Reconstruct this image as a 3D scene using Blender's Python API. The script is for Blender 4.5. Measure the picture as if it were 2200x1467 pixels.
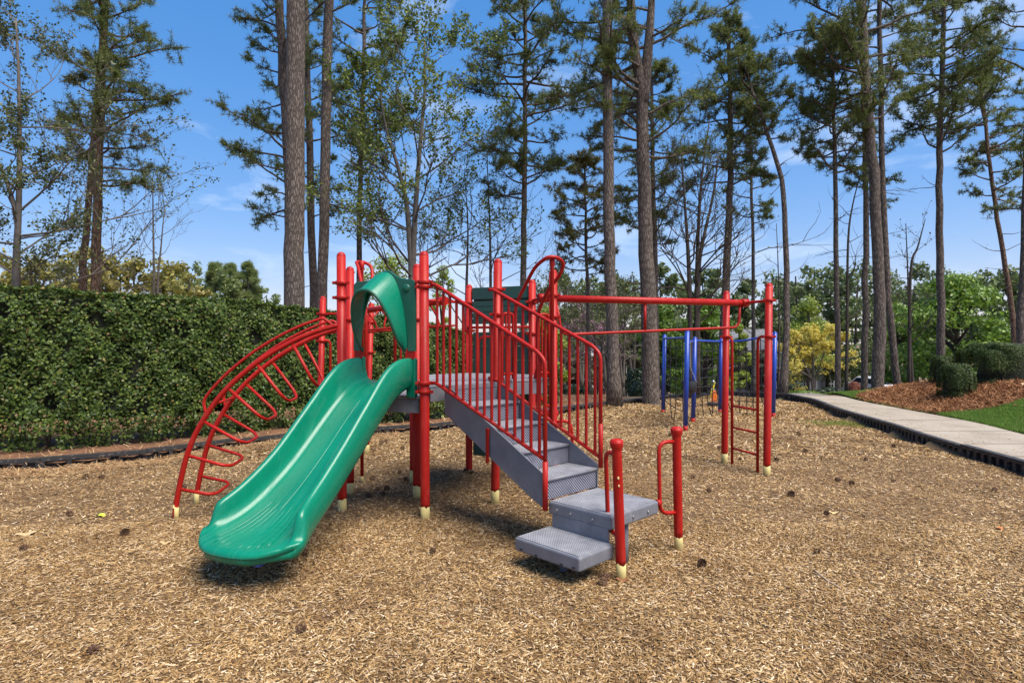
import bpy, math, random
import numpy as np
from mathutils import Vector, Matrix, noise as mnoise

# ------------------------------------------------------------------ scene, camera, light
for o in list(bpy.data.objects):
    bpy.data.objects.remove(o)
scn = bpy.context.scene
COL = scn.collection
F, CX, CY, H = 1300.0, 1100.0, 733.5, 1.66          # focal length in photo pixels, centre, eye height
cam_d = bpy.data.cameras.new('camera')
cam = bpy.data.objects.new('camera', cam_d)
COL.objects.link(cam)
cam.location = (0, 0, H)
cam.rotation_euler = (math.radians(90), 0, 0)
cam_d.sensor_width = 36.0
cam_d.lens = 36.0 * F / 2200.0
cam_d.clip_start, cam_d.clip_end = 0.05, 3000
scn.camera = cam

SUN_EL, SUN_AZ = math.radians(61), math.radians(128)
world = bpy.data.worlds.new('World')
scn.world = world
world.use_nodes = True
wt = world.node_tree
wt.nodes.clear()
w_out = wt.nodes.new('ShaderNodeOutputWorld')
w_bg = wt.nodes.new('ShaderNodeBackground')
w_sky = wt.nodes.new('ShaderNodeTexSky')
w_sky.sky_type = 'NISHITA'
w_sky.sun_disc = False
w_sky.sun_elevation = SUN_EL
w_sky.sun_rotation = SUN_AZ
w_sky.air_density, w_sky.dust_density, w_sky.ozone_density = 1.0, 0.7, 3.5
w_hsv = wt.nodes.new('ShaderNodeHueSaturation')
w_hsv.inputs['Saturation'].default_value = 2.12
w_hsv.inputs['Value'].default_value = 1.5
# thin cloud all over the sky
w_tc = wt.nodes.new('ShaderNodeTexCoord')
w_map = wt.nodes.new('ShaderNodeMapping')
w_map.inputs['Scale'].default_value = (1.6, 1.6, 5.5)
w_map.inputs['Location'].default_value = (0.35, 0.1, 0.2)
w_n = wt.nodes.new('ShaderNodeTexNoise')
w_n.inputs['Scale'].default_value = 1.9
w_n.inputs['Detail'].default_value = 7
w_n.inputs['Roughness'].default_value = 0.58
w_n.inputs['Distortion'].default_value = 0.5
w_r = wt.nodes.new('ShaderNodeValToRGB')
w_r.color_ramp.elements[0].position = 0.55
w_r.color_ramp.elements[0].color = (0, 0, 0, 1)
w_r.color_ramp.elements[1].position = 0.82
w_r.color_ramp.elements[1].color = (0.6, 0.6, 0.6, 1)
w_mix = wt.nodes.new('ShaderNodeMixRGB')
w_mix.inputs['Color2'].default_value = (4.2, 4.5, 5.0, 1)
L = wt.links.new
w_gam = wt.nodes.new('ShaderNodeGamma'); w_gam.inputs['Gamma'].default_value = 0.46
L(w_sky.outputs[0], w_gam.inputs['Color']); L(w_gam.outputs[0], w_hsv.inputs['Color'])
L(w_tc.outputs['Generated'], w_map.inputs[0]); L(w_map.outputs[0], w_n.inputs[0])
L(w_n.outputs[0], w_r.inputs[0]); L(w_r.outputs[0], w_mix.inputs['Fac'])
w_tint = wt.nodes.new('ShaderNodeMixRGB'); w_tint.blend_type = 'MULTIPLY'; w_tint.inputs['Fac'].default_value = 1
w_tint.inputs['Color2'].default_value = (1.0, .88, 1.02, 1)
L(w_hsv.outputs[0], w_tint.inputs['Color1']); L(w_tint.outputs[0], w_mix.inputs['Color1'])
L(w_mix.outputs[0], w_bg.inputs['Color'])
w_bg.inputs['Strength'].default_value = 0.134
L(w_bg.outputs[0], w_out.inputs['Surface'])

sun_dir = Vector((math.sin(SUN_AZ) * math.cos(SUN_EL), math.cos(SUN_AZ) * math.cos(SUN_EL), math.sin(SUN_EL)))
sun_d = bpy.data.lights.new('sun', 'SUN')
sun_d.energy = 3.3
sun_d.angle = math.radians(42)
sun_d.color = (1.0, 0.94, 0.85)
sun = bpy.data.objects.new('sun', sun_d)
sun.rotation_euler = sun_dir.to_track_quat('Z', 'Y').to_euler()
sun.location = (4, 10, 30)
COL.objects.link(sun)

vs = scn.view_settings
vs.view_transform = 'Standard'
vs.look = 'None'
vs.exposure = 1.1
vs.gamma = 1.0
vs.use_curve_mapping = False

# ------------------------------------------------------------------ helpers
def at(px, py, Y):
    return Vector(((px - CX) * Y / F, Y, H - (py - CY) * Y / F))

def gnd(px, py, z=0.0):
    Y = (H - z) * F / (py - CY)
    return Vector(((px - CX) * Y / F, Y, z))

def tag(o, label=None, cat=None, group=None, kind=None):
    if label: o['label'] = label
    if cat: o['category'] = cat
    if group: o['group'] = group
    if kind: o['kind'] = kind
    return o

def empty(name, loc, label=None, cat=None, group=None):
    o = bpy.data.objects.new(name, None)
    o.empty_display_size = 0.1
    o.location = loc
    COL.objects.link(o)
    return tag(o, label, cat, group)

def link(name, me, mat=None, parent=None, loc=(0, 0, 0)):
    o = bpy.data.objects.new(name, me)
    COL.objects.link(o)
    if mat is not None and len(me.materials) == 0:
        me.materials.append(mat)
    if parent is not None:
        o.parent = parent
    o.location = loc
    return o

def origin_of(parent):
    p = Vector((0, 0, 0))
    while parent is not None:
        p += parent.location
        parent = parent.parent
    return p

def np_mesh(name, V, Fa, smooth=False):
    """V (n,3), Fa (m,k) uniform polygons"""
    V = np.asarray(V, np.float32); Fa = np.asarray(Fa, np.int32)
    me = bpy.data.meshes.new(name)
    m, k = Fa.shape
    me.vertices.add(len(V)); me.vertices.foreach_set('co', V.ravel())
    me.loops.add(m * k); me.loops.foreach_set('vertex_index', Fa.ravel())
    me.polygons.add(m)
    me.polygons.foreach_set('loop_start', np.arange(0, m * k, k, dtype=np.int32))
    me.polygons.foreach_set('loop_total', np.full(m, k, np.int32))
    if smooth:
        me.polygons.foreach_set('use_smooth', np.ones(m, bool))
    me.update(calc_edges=True)
    return me

def fillet(pts, r=0.08, n=5):
    pts = [Vector(p) for p in pts]
    out = [pts[0]]
    for i in range(1, len(pts) - 1):
        a, b, c = pts[i - 1], pts[i], pts[i + 1]
        d1, d2 = (a - b), (c - b)
        l = min(r, d1.length * .48, d2.length * .48)
        p, q = b + d1.normalized() * l, b + d2.normalized() * l
        for k in range(n + 1):
            t = k / n
            out.append(p * (1 - t) ** 2 + b * 2 * t * (1 - t) + q * t * t)
    out.append(pts[-1])
    return out

def spline(pts, n=6):
    pts = [Vector(p) for p in pts]
    P = [pts[0] * 2 - pts[1]] + pts + [pts[-1] * 2 - pts[-2]]
    out = []
    for i in range(1, len(P) - 2):
        p0, p1, p2, p3 = P[i - 1:i + 3]
        for k in range(n):
            t = k / n
            out.append(.5 * ((2 * p1) + (p2 - p0) * t + (2 * p0 - 5 * p1 + 4 * p2 - p3) * t * t + (3 * p1 - p0 - 3 * p2 + p3) * t ** 3))
    out.append(pts[-1])
    return out

class MB:
    def __init__(s): s.v, s.f, s.sm = [], [], []
    def face(s, idx, sm=False): s.f.append(tuple(idx)); s.sm.append(sm)
    def tube(s, path, r, seg=10, cap=True):
        path = [Vector(p) for p in path]
        n = len(path)
        rr = r if isinstance(r, (list, tuple)) else [r] * n
        t0 = (path[1] - path[0]).normalized()
        ref = Vector((0, 0, 1)) if abs(t0.z) < .9 else Vector((1, 0, 0))
        u = t0.cross(ref).normalized()
        b0 = len(s.v)
        for i in range(n):
            if i == 0: t = (path[1] - path[0])
            elif i == n - 1: t = (path[-1] - path[-2])
            else: t = (path[i + 1] - path[i - 1])
            if t.length < 1e-9: t = t0
            t = t.normalized()
            u = (u - t * u.dot(t))
            u = u.normalized() if u.length > 1e-6 else t.orthogonal().normalized()
            w = t.cross(u)
            for k in range(seg):
                a = 2 * math.pi * k / seg
                s.v.append(path[i] + (u * math.cos(a) + w * math.sin(a)) * rr[i])
        for i in range(n - 1):
            for k in range(seg):
                a, b = b0 + i * seg + k, b0 + i * seg + (k + 1) % seg
                s.face((a, b, b + seg, a + seg), True)
        if cap:
            s.face([b0 + k for k in range(seg)][::-1]); s.face([b0 + (n - 1) * seg + k for k in range(seg)])
        return s
    def dome(s, c, axis, r, h=None, seg=14, rings=5):
        """half-sphere cap on top of a post"""
        h = h or r
        axis = Vector(axis).normalized(); u = axis.orthogonal().normalized(); w = axis.cross(u)
        b0 = len(s.v); c = Vector(c)
        for i in range(rings):
            ph = (math.pi / 2) * i / rings
            for k in range(seg):
                a = 2 * math.pi * k / seg
                s.v.append(c + (u * math.cos(a) + w * math.sin(a)) * r * math.cos(ph) + axis * h * math.sin(ph))
        s.v.append(c + axis * h)
        for i in range(rings - 1):
            for k in range(seg):
                a, b = b0 + i * seg + k, b0 + i * seg + (k + 1) % seg
                s.face((a, b, b + seg, a + seg), True)
        for k in range(seg):
            s.face((b0 + (rings - 1) * seg + k, b0 + (rings - 1) * seg + (k + 1) % seg, len(s.v) - 1), True)
        return s
    def box(s, c, ax, ay, az):
        """centre and three half-axis vectors"""
        c, ax, ay, az = Vector(c), Vector(ax), Vector(ay), Vector(az)
        b = len(s.v)
        for k in (-1, 1):
            for j in (-1, 1):
                for i in (-1, 1):
                    s.v.append(c + ax * i + ay * j + az * k)
        for q in ((0, 2, 3, 1), (4, 5, 7, 6), (0, 1, 5, 4), (2, 6, 7, 3), (0, 4, 6, 2), (1, 3, 7, 5)):
            s.face([b + i for i in q])
        return s
    def bb(s, x0, x1, y0, y1, z0, z1):
        return s.box(((x0 + x1) / 2, (y0 + y1) / 2, (z0 + z1) / 2), ((x1 - x0) / 2, 0, 0), (0, (y1 - y0) / 2, 0), (0, 0, (z1 - z0) / 2))
    def prism(s, poly, off):
        """polygon (3d points) extruded by the vector off"""
        poly = [Vector(p) for p in poly]; off = Vector(off); n = len(poly); b = len(s.v)
        s.v += poly + [p + off for p in poly]
        s.face([b + i for i in range(n)][::-1]); s.face([b + n + i for i in range(n)])
        for i in range(n):
            j = (i + 1) % n
            s.face((b + i, b + j, b + n + j, b + n + i))
        return s
    def grid(s, rows, closed_u=False, sm=True):
        b = len(s.v); m = len(rows[0])
        for r in rows: s.v += [Vector(p) for p in r]
        for i in range(len(rows) - 1):
            for j in range(m if closed_u else m - 1):
                j2 = (j + 1) % m
                s.face((b + i * m + j, b + i * m + j2, b + (i + 1) * m + j2, b + (i + 1) * m + j), sm)
        return s
    def build(s, name, mat, parent=None, bevel=0, uv=None, kind=None):
        o0 = origin_of(parent)
        me = bpy.data.meshes.new(name)
        me.from_pydata([tuple(v - o0) for v in s.v], [], s.f)
        me.polygons.foreach_set('use_smooth', s.sm)
        if uv is not None:                          # uv in metres, along the given horizontal axes
            d, e = Vector(uv[0]), Vector(uv[1])
            lay = me.uv_layers.new(name='UVMap')
            for p in me.polygons:
                nrm = p.normal
                tan = Vector((0, 0, 1)).cross(nrm)
                for li in p.loop_indices:
                    q = me.vertices[me.loops[li].vertex_index].co + o0
                    if abs(nrm.z) > .7: lay.data[li].uv = (q.dot(d), q.dot(e))
                    else: lay.data[li].uv = (q.dot(tan.normalized()), q.z)
        me.update()
        o = link(name, me, mat, parent)
        if bevel:
            m = o.modifiers.new('bevel', 'BEVEL'); m.width = bevel; m.segments = 2; m.limit_method = 'ANGLE'
        if kind: o['kind'] = kind
        return o

# ------------------------------------------------------------------ materials
def nodes_of(name):
    m = bpy.data.materials.new(name); m.use_nodes = True
    nt = m.node_tree; nt.nodes.clear()
    out = nt.nodes.new('ShaderNodeOutputMaterial'); b = nt.nodes.new('ShaderNodeBsdfPrincipled')
    nt.links.new(b.outputs[0], out.inputs['Surface'])
    return m, nt, b, out

def ramp(nt, stops):
    r = nt.nodes.new('ShaderNodeValToRGB'); e = r.color_ramp.elements
    while len(e) < len(stops): e.new(0.5)
    for el, (p, c) in zip(e, stops):
        el.position = p; el.color = (*c, 1)
    return r

def noise(nt, scale, detail=4, rough=.55, coord='Object', stretch=None):
    n = nt.nodes.new('ShaderNodeTexNoise'); n.inputs['Scale'].default_value = scale
    n.inputs['Detail'].default_value = detail; n.inputs['Roughness'].default_value = rough
    t = nt.nodes.new('ShaderNodeTexCoord')
    if stretch:
        mp = nt.nodes.new('ShaderNodeMapping'); mp.inputs['Scale'].default_value = stretch
        nt.links.new(t.outputs[coord], mp.inputs[0]); nt.links.new(mp.outputs[0], n.inputs[0])
    else:
        nt.links.new(t.outputs[coord], n.inputs[0])
    return n

def add_bump(nt, b, src, strength, dist=0.01):
    bp = nt.nodes.new('ShaderNodeBump'); bp.inputs['Strength'].default_value = strength
    bp.inputs['Distance'].default_value = dist
    nt.links.new(src, bp.inputs['Height']); nt.links.new(bp.outputs[0], b.inputs['Normal'])

def coated(name, c, rough=.35, var=.25, scale=4, wear=None):
    """plastic or powder coat: slightly uneven colour and gloss"""
    m, nt, b, out = nodes_of(name)
    n = noise(nt, scale, 5)
    r = ramp(nt, [(.25, [x * (1 - var) for x in c]), (.75, [min(1, x * (1 + var * .6)) for x in c])])
    nt.links.new(n.outputs[0], r.inputs[0])
    col = r.outputs[0]
    if wear:
        n2 = noise(nt, wear[1], 4)
        r2 = ramp(nt, [(wear[2], (0, 0, 0)), (wear[2] + .03, (1, 1, 1))])
        mx = nt.nodes.new('ShaderNodeMixRGB'); mx.inputs['Color2'].default_value = (*wear[0], 1)
        nt.links.new(n2.outputs[0], r2.inputs[0]); nt.links.new(r2.outputs[0], mx.inputs['Fac'])
        nt.links.new(col, mx.inputs['Color1']); col = mx.outputs[0]
    nt.links.new(col, b.inputs['Base Color'])
    n3 = noise(nt, 30, 3)
    mr = nt.nodes.new('ShaderNodeMapRange'); mr.inputs[3].default_value = rough * .75; mr.inputs[4].default_value = rough * 1.3
    nt.links.new(n3.outputs[0], mr.inputs[0]); nt.links.new(mr.outputs[0], b.inputs['Roughness'])
    n4 = noise(nt, 160, 2); add_bump(nt, b, n4.outputs[0], .08, .002)
    return m

def leafy(name, stops, rough=.45, trans=.25, spec=.5):
    """leaves and chips: every loose piece its own shade"""
    m, nt, b, out = nodes_of(name)
    g = nt.nodes.new('ShaderNodeNewGeometry')
    r = ramp(nt, stops)
    nt.links.new(g.outputs['Random Per Island'], r.inputs[0])
    nt.links.new(r.outputs[0], b.inputs['Base Color'])
    b.inputs['Roughness'].default_value = rough
    b.inputs['Specular IOR Level'].default_value = spec
    if trans:
        t = nt.nodes.new('ShaderNodeBsdfTranslucent'); mx = nt.nodes.new('ShaderNodeMixShader')
        mx.inputs[0].default_value = trans
        nt.links.new(r.outputs[0], t.inputs[0]); nt.links.new(b.outputs[0], mx.inputs[1]); nt.links.new(t.outputs[0], mx.inputs[2])
        nt.links.new(mx.outputs[0], out.inputs['Surface'])
    return m

def earthy(name, stops, scale=6, bscale=60, bump=.6, bdist=.02, rough=.9, fine=None):
    m, nt, b, out = nodes_of(name)
    n = noise(nt, scale, 8, .65); r = ramp(nt, stops)
    nt.links.new(n.outputs[0], r.inputs[0])
    col = r.outputs[0]
    n2 = noise(nt, bscale, 6, .7)
    if fine:
        r2 = ramp(nt, [(.3, (1 - fine,) * 3), (.7, (1 + fine * .5,) * 3)])
        nt.links.new(n2.outputs[0], r2.inputs[0])
        mx = nt.nodes.new('ShaderNodeMixRGB'); mx.blend_type = 'MULTIPLY'; mx.inputs[0].default_value = 1
        nt.links.new(col, mx.inputs[1]); nt.links.new(r2.outputs[0], mx.inputs[2]); col = mx.outputs[0]
    nt.links.new(col, b.inputs['Base Color'])
    add_bump(nt, b, n2.outputs[0], bump, bdist)
    b.inputs['Roughness'].default_value = rough
    return m

def barky(name, c0, c1, c2):
    m, nt, b, out = nodes_of(name)
    t = nt.nodes.new('ShaderNodeTexCoord'); mp = nt.nodes.new('ShaderNodeMapping')
    mp.inputs['Scale'].default_value = (15, 15, 3.4)
    nt.links.new(t.outputs['Object'], mp.inputs[0])
    v = nt.nodes.new('ShaderNodeTexVoronoi'); v.feature = 'DISTANCE_TO_EDGE'; v.inputs['Scale'].default_value = 1.6
    n = nt.nodes.new('ShaderNodeTexNoise'); n.inputs['Scale'].default_value = 2.5; n.inputs['Detail'].default_value = 8; n.inputs['Roughness'].default_value = .7
    nt.links.new(mp.outputs[0], n.inputs[0])
    ad = nt.nodes.new('ShaderNodeMixRGB'); ad.blend_type = 'ADD'; ad.inputs[0].default_value = .95
    nt.links.new(mp.outputs[0], ad.inputs[1]); nt.links.new(n.outputs[1], ad.inputs[2]); nt.links.new(ad.outputs[0], v.inputs[0])
    mr = nt.nodes.new('ShaderNodeMapRange'); mr.inputs[2].default_value = .25
    nt.links.new(v.outputs['Distance'], mr.inputs[0])
    mul = nt.nodes.new('ShaderNodeMath'); mul.operation = 'MULTIPLY'
    nt.links.new(mr.outputs[0], mul.inputs[0]); nt.links.new(n.outputs[0], mul.inputs[1])
    r = ramp(nt, [(.0, c0), (.3, c1), (.62, c2)])
    nt.links.new(mul.outputs[0], r.inputs[0]); nt.links.new(r.outputs[0], b.inputs['Base Color'])
    add_bump(nt, b, mul.outputs[0], .9, .03)
    b.inputs['Roughness'].default_value = .95
    return m

def perforated(name, c, hole=(.012, .012, .016), pitch=.021, thr=.45):
    """plastic-dipped punched sheet"""
    m, nt, b, out = nodes_of(name)
    uv = nt.nodes.new('ShaderNodeUVMap'); uv.uv_map = 'UVMap'
    mp = nt.nodes.new('ShaderNodeMapping'); mp.inputs['Scale'].default_value = (1 / pitch, 1 / pitch, 1); mp.inputs['Rotation'].default_value = (0, 0, math.radians(45))
    v = nt.nodes.new('ShaderNodeTexVoronoi'); v.inputs['Randomness'].default_value = 0; v.inputs['Scale'].default_value = 1
    nt.links.new(uv.outputs[0], mp.inputs[0]); nt.links.new(mp.outputs[0], v.inputs[0])
    st = nt.nodes.new('ShaderNodeMapRange'); st.inputs[1].default_value = thr - .1; st.inputs[2].default_value = thr + .06
    nt.links.new(v.outputs['Distance'], st.inputs[0])
    n = noise(nt, 9, 6); r = ramp(nt, [(.3, [x * .75 for x in c]), (.72, [min(1, x * 1.25) for x in c])]); nt.links.new(n.outputs[0], r.inputs[0])
    mx = nt.nodes.new('ShaderNodeMixRGB'); mx.inputs[1].default_value = (*hole, 1)
    nt.links.new(st.outputs[0], mx.inputs[0]); nt.links.new(r.outputs[0], mx.inputs[2]); nt.links.new(mx.outputs[0], b.inputs['Base Color'])
    add_bump(nt, b, st.outputs[0], .7, .004)
    b.inputs['Roughness'].default_value = .5
    return m

RED = coated('red_coating', (.38, .013, .008), .38, .18, 3, wear=((.50, .28, .22), 55, .80))
CREAM = coated('cream_primer', (.60, .49, .19), .6, .15, 12)
GREEN = coated('green_plastic', (.002, .178, .098), .26, .16, 2.5)
def scuff(m, rot, scale, col, amount):
    nt = m.node_tree; b = nt.nodes['Principled BSDF']
    t = nt.nodes.new('ShaderNodeTexCoord'); mp = nt.nodes.new('ShaderNodeMapping'); mp.inputs['Rotation'].default_value = (0, 0, rot)
    m2 = nt.nodes.new('ShaderNodeMapping'); m2.inputs['Scale'].default_value = scale
    n = nt.nodes.new('ShaderNodeTexNoise'); n.inputs['Scale'].default_value = 1; n.inputs['Detail'].default_value = 9; n.inputs['Roughness'].default_value = .75
    nt.links.new(t.outputs['Object'], mp.inputs[0]); nt.links.new(mp.outputs[0], m2.inputs[0]); nt.links.new(m2.outputs[0], n.inputs[0])
    r = ramp(nt, [(.52, (0, 0, 0)), (.68, (amount,) * 3)]); nt.links.new(n.outputs[0], r.inputs[0])
    src = b.inputs['Base Color'].links[0].from_socket; rs = b.inputs['Roughness'].links[0].from_socket
    mx = nt.nodes.new('ShaderNodeMixRGB'); mx.inputs[2].default_value = (*col, 1)
    nt.links.new(r.outputs[0], mx.inputs[0]); nt.links.new(src, mx.inputs[1]); nt.links.new(mx.outputs[0], b.inputs['Base Color'])
    ad = nt.nodes.new('ShaderNodeMath'); ad.operation = 'MULTIPLY_ADD'; ad.inputs[1].default_value = .6
    nt.links.new(r.outputs[0], ad.inputs[0]); nt.links.new(rs, ad.inputs[2]); nt.links.new(ad.outputs[0], b.inputs['Roughness'])
scuff(GREEN, math.radians(19), (38, 1.4, 1.4), (.035, .235, .15), .5)
scuff(RED, 0, (14, 14, 5), (.43, .05, .035), .45)
for m_, v_ in ((RED, .22), (GREEN, .42)): m_.node_tree.nodes['Principled BSDF'].inputs['Specular IOR Level'].default_value = v_
GREEND = coated('dark_green_plastic', (.012, .105, .06), .35, .15, 3)
BOARD = coated('green_board', (.018, .07, .05), .5, .2, 5)
GREY = coated('grey_vinyl', (.165, .17, .19), .45, .2, 6, wear=((.36, .34, .32), 26, .74))
PERF = perforated('grey_perforated_vinyl', (.30, .305, .325), hole=(.10, .10, .11), pitch=.013, thr=.34)
PERFR = perforated('grey_punched_riser', (.26, .265, .32), hole=(.035, .035, .045), pitch=.019, thr=.40)
scuff(GREY, 0, (9, 9, 9), (.27, .265, .26), .5)
BLUE = coated('blue_coating', (.018, .06, .36), .35, .2, 3)
BLACKP = coated('black_plastic', (.022, .022, .025), .5, .3, 7)
BORDERP = coated('weathered_black_plastic', (.030, .029, .029), .6, .35, 5, wear=((.10, .09, .08), 14, .6))
ROPE = coated('black_rope', (.012, .012, .014), .8, .2, 40)
STEEL = coated('grey_steel', (.35, .35, .36), .4, .2, 20); STEEL.node_tree.nodes['Principled BSDF'].inputs['Metallic'].default_value = .7
ORANGE = coated('orange_plastic', (.72, .16, .02), .4, .1, 6)
YELLOW = coated('yellow_plastic', (.72, .58, .04), .4, .1, 6)
BLUESCUFF = coated('blue_foot', (.05, .09, .42), .5, .2, 9)

# ------------------------------------------------------------------ the ground
rng = np.random.default_rng(7)
rnd = random.Random(11)

def gz(x, y):
    """gentle unevenness of the mulch"""
    z = .014 * np.sin(1.3 * x + .7 * y) + .012 * np.sin(2.1 * y - .9 * x + 1.2) + .008 * np.sin(4.3 * x + 3.1 * y) + .006 * np.sin(7.7 * x - 5.2 * y + .5)
    z = z - .03 * np.exp(-(((x + 1.95) / .45) ** 2 + ((y - 3.85) / .35) ** 2))
    return z - .01

def sstep(t):
    t = np.clip(t, 0, 1)
    return t * t * (3 - 2 * t)

def terrain(x, y):
    """ground outside the play area"""
    far = -.09 * np.clip(y - 17.7, 0, 75) - .9 * np.exp(-((x - 32.5) / 6) ** 2 - ((y - 60) / 7) ** 2)
    bump = sstep((y - 4) / 5) * (1 - sstep((y - 14.6) / 4.6)) 
    edge = 8.2 + .075 * (y - 9.0)
    bank = .54 * sstep((x - edge - .1) / 2.7) * bump
    base = .06 + .0 * x
    right = .13 * sstep((x - 5.0) / 1.0) * (1 - sstep((y - 17) / 3))
    n = .02 * np.sin(1.1 * x + .6 * y) + .015 * np.sin(.7 * x - 1.9 * y)
    return base * (1 - right / .14) + right + bank + far + n * (1 - sstep((x - 4.5) / 1) * (1 - sstep((x - edge) / .6)))

LEFT = [(-12.2, 6.2), (-9.2, 6.95), (-6.68, 7.89), (-5.56, 8.41), (-4.54, 9.4), (-3.92, 10.1), (-2.5, 10.87), (-1.16, 11.6), (1.1, 14.2), (2.4, 15.5), (4.26, 17.2), (5.4, 18.1), (6.6, 18.3)]
RIGHT = [(7.75, 17.5), (7.9, 16.3), (7.62, 15.0), (7.27, 13.5), (6.93, 11.3), (6.6, 9.74), (6.42, 8.25), (6.36, 7.4), (6.45, 5.6), (6.7, 3.6), (7.0, 1.5), (7.2, -1.5)]
border = [Vector((x, y, 0)) for x, y in LEFT + RIGHT]
border_s = spline(border, 5)

MULCH = earthy('mulch_base', [(.25, (.085, .048, .021)), (.5, (.20, .115, .048)), (.75, (.32, .195, .085))], 9, 110, .9, .02, .95, fine=.55)
LITTER = earthy('leaf_litter', [(.25, (.10, .06, .03)), (.5, (.17, .105, .05)), (.75, (.12, .12, .045))], 1.2, 40, .8, .04, .95, fine=.5)
STRAW = earthy('pine_straw', [(.25, (.115, .050, .022)), (.5, (.22, .10, .045)), (.78, (.32, .17, .08))], 5, 55, .9, .03, .95, fine=.5)
TURF = earthy('turf_soil', [(.3, (.07, .13, .02)), (.7, (.12, .19, .035))], 5, 70, .8, .03, .95, fine=.4)
CONC = earthy('concrete', [(.25, (.25, .205, .15)), (.5, (.345, .29, .22)), (.78, (.40, .345, .27))], 1.6, 60, .25, .006, .85, fine=.3)
ASPH = earthy('pale_asphalt', [(.3, (.22, .2, .18)), (.7, (.3, .28, .25))], 2, 80, .3, .01, .9, fine=.2)

# wide terrain sheet
def height_sheet(name, xs, ys, fn, mat, keep=None, kind='structure', parent=None):
    X, Yg = np.meshgrid(xs, ys)
    Z = fn(X, Yg)
    V = np.stack([X.ravel(), Yg.ravel(), Z.ravel()], 1)
    nx, ny = len(xs), len(ys)
    i, j = np.meshgrid(np.arange(nx - 1), np.arange(ny - 1))
    a = (j * nx + i).ravel()
    Fq = np.stack([a, a + 1, a + 1 + nx, a + nx], 1)
    if keep is not None:
        c = V[Fq].mean(1)
        Fq = Fq[keep(c[:, 0], c[:, 1])]
    used = np.unique(Fq); remap = np.full(len(V), -1); remap[used] = np.arange(len(used))
    me = np_mesh(name, V[used], remap[Fq], True)
    return tag(link(name, me, mat, parent), kind=kind)

def in_poly(x, y, poly):
    inside = np.zeros(np.shape(x), bool)
    n = len(poly)
    for i in range(n):
        x1, y1 = poly[i][0], poly[i][1]; x2, y2 = poly[(i + 1) % n][0], poly[(i + 1) % n][1]
        c = ((y1 > y) != (y2 > y)) & (x < (x2 - x1) * (y - y1) / (y2 - y1 + 1e-12) + x1)
        inside ^= c
    return inside

POLY = [(p.x, p.y) for p in border_s] + [(7.2, -6), (-14, -6), (-14, 5.8)]

xs = np.concatenate([np.linspace(-900, -60, 12), np.linspace(-56, -13, 20), np.linspace(-12.5, 20, 110), np.linspace(21, 60, 22), np.linspace(70, 900, 12)])
ys = np.concatenate([np.linspace(-300, -8, 8), np.linspace(-6, 30, 110), np.linspace(31, 100, 40), np.linspace(120, 1500, 14)])
def base_fn(x, y):
    t = terrain(x, y)
    return np.where(in_poly(x, y, POLY), -.12, t - .03)
height_sheet('ground', xs, ys, base_fn, LITTER)

# mulch inside the border
def grid_axis(a, b, step0, step1):
    out = [a]; s = step0
    while out[-1] < b:
        out.append(out[-1] + s); s = min(step1, s * 1.03)
    return np.array(out)
ysm = grid_axis(1.2, 18.8, .05, .2); xsm = np.linspace(-13.5, 8.2, 280)
height_sheet('mulch_ground', xsm, ysm, gz, MULCH, keep=lambda x, y: in_poly(x, y, POLY))

# concrete path to the right of the border
def strip(name, left, right, fn, mat, kind='structure', sub=6):
    l = spline([Vector((x, y, 0)) for x, y in left], 6); r = spline([Vector((x, y, 0)) for x, y in right], 6)
    mb = MB(); rows = []
    for a, b in zip(l, r):
        row = []
        for k in range(sub + 1):
            p = a.lerp(b, k / sub)
            row.append((p.x, p.y, fn(p.x, p.y)))
        rows.append(row)
    mb.grid(rows)
    o = mb.build(name, mat); o['kind'] = kind
    return o
path_l = [(7.36, -2), (7.16, 1.5), (6.86, 3.6), (6.61, 5.6), (6.53, 7.4), (6.58, 8.25), (6.76, 9.74), (7.09, 11.3), (7.43, 13.5), (7.78, 15.0), (8.06, 16.3), (8.1, 17.6), (8.0, 19.5)]
path_r = [(8.9, -2), (8.7, 1.5), (8.45, 3.6), (8.25, 5.6), (8.15, 7.4), (8.18, 8.25), (8.32, 9.74), (8.66, 11.3), (8.78, 13.5), (8.85, 15.0), (9.05, 16.3), (9.4, 17.6), (9.7, 19.5)]
def path_z(x, y): return .148 - .05 * max(0, y - 16.5)
pth = strip('concrete_path', path_l, path_r, path_z, CONC)
# expansion joints, recessed lines
jm = MB()
pl, pr = spline([Vector((x, y, 0)) for x, y in path_l], 6), spline([Vector((x, y, 0)) for x, y in path_r], 6)
for k in range(8, len(pl) - 2, 5):
    a, b = pl[k], pr[k]
    d = (b - a).normalized(); n = Vector((-d.y, d.x, 0)) * .009
    a, b = a + d * .02, b - d * .02
    z = path_z(a.x, a.y) + .004
    jm.v += [Vector((q.x, q.y, z)) for q in (a - n, b - n, b + n, a + n)]
    jm.face([len(jm.v) - 4 + i for i in range(4)])
jo = jm.build('path_joint', earthy('joint_dirt', [(.3, (.12, .095, .07)), (.7, (.2, .16, .12))]), pth)

# parking court beyond the path
pk = strip('parking_court', [(6.0, 19.6), (5.0, 26), (3, 34)], [(16, 19.6), (18, 26), (22, 34)], lambda x, y: float(terrain(np.float64(x), np.float64(y))) + .035, ASPH, sub=14)

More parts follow.
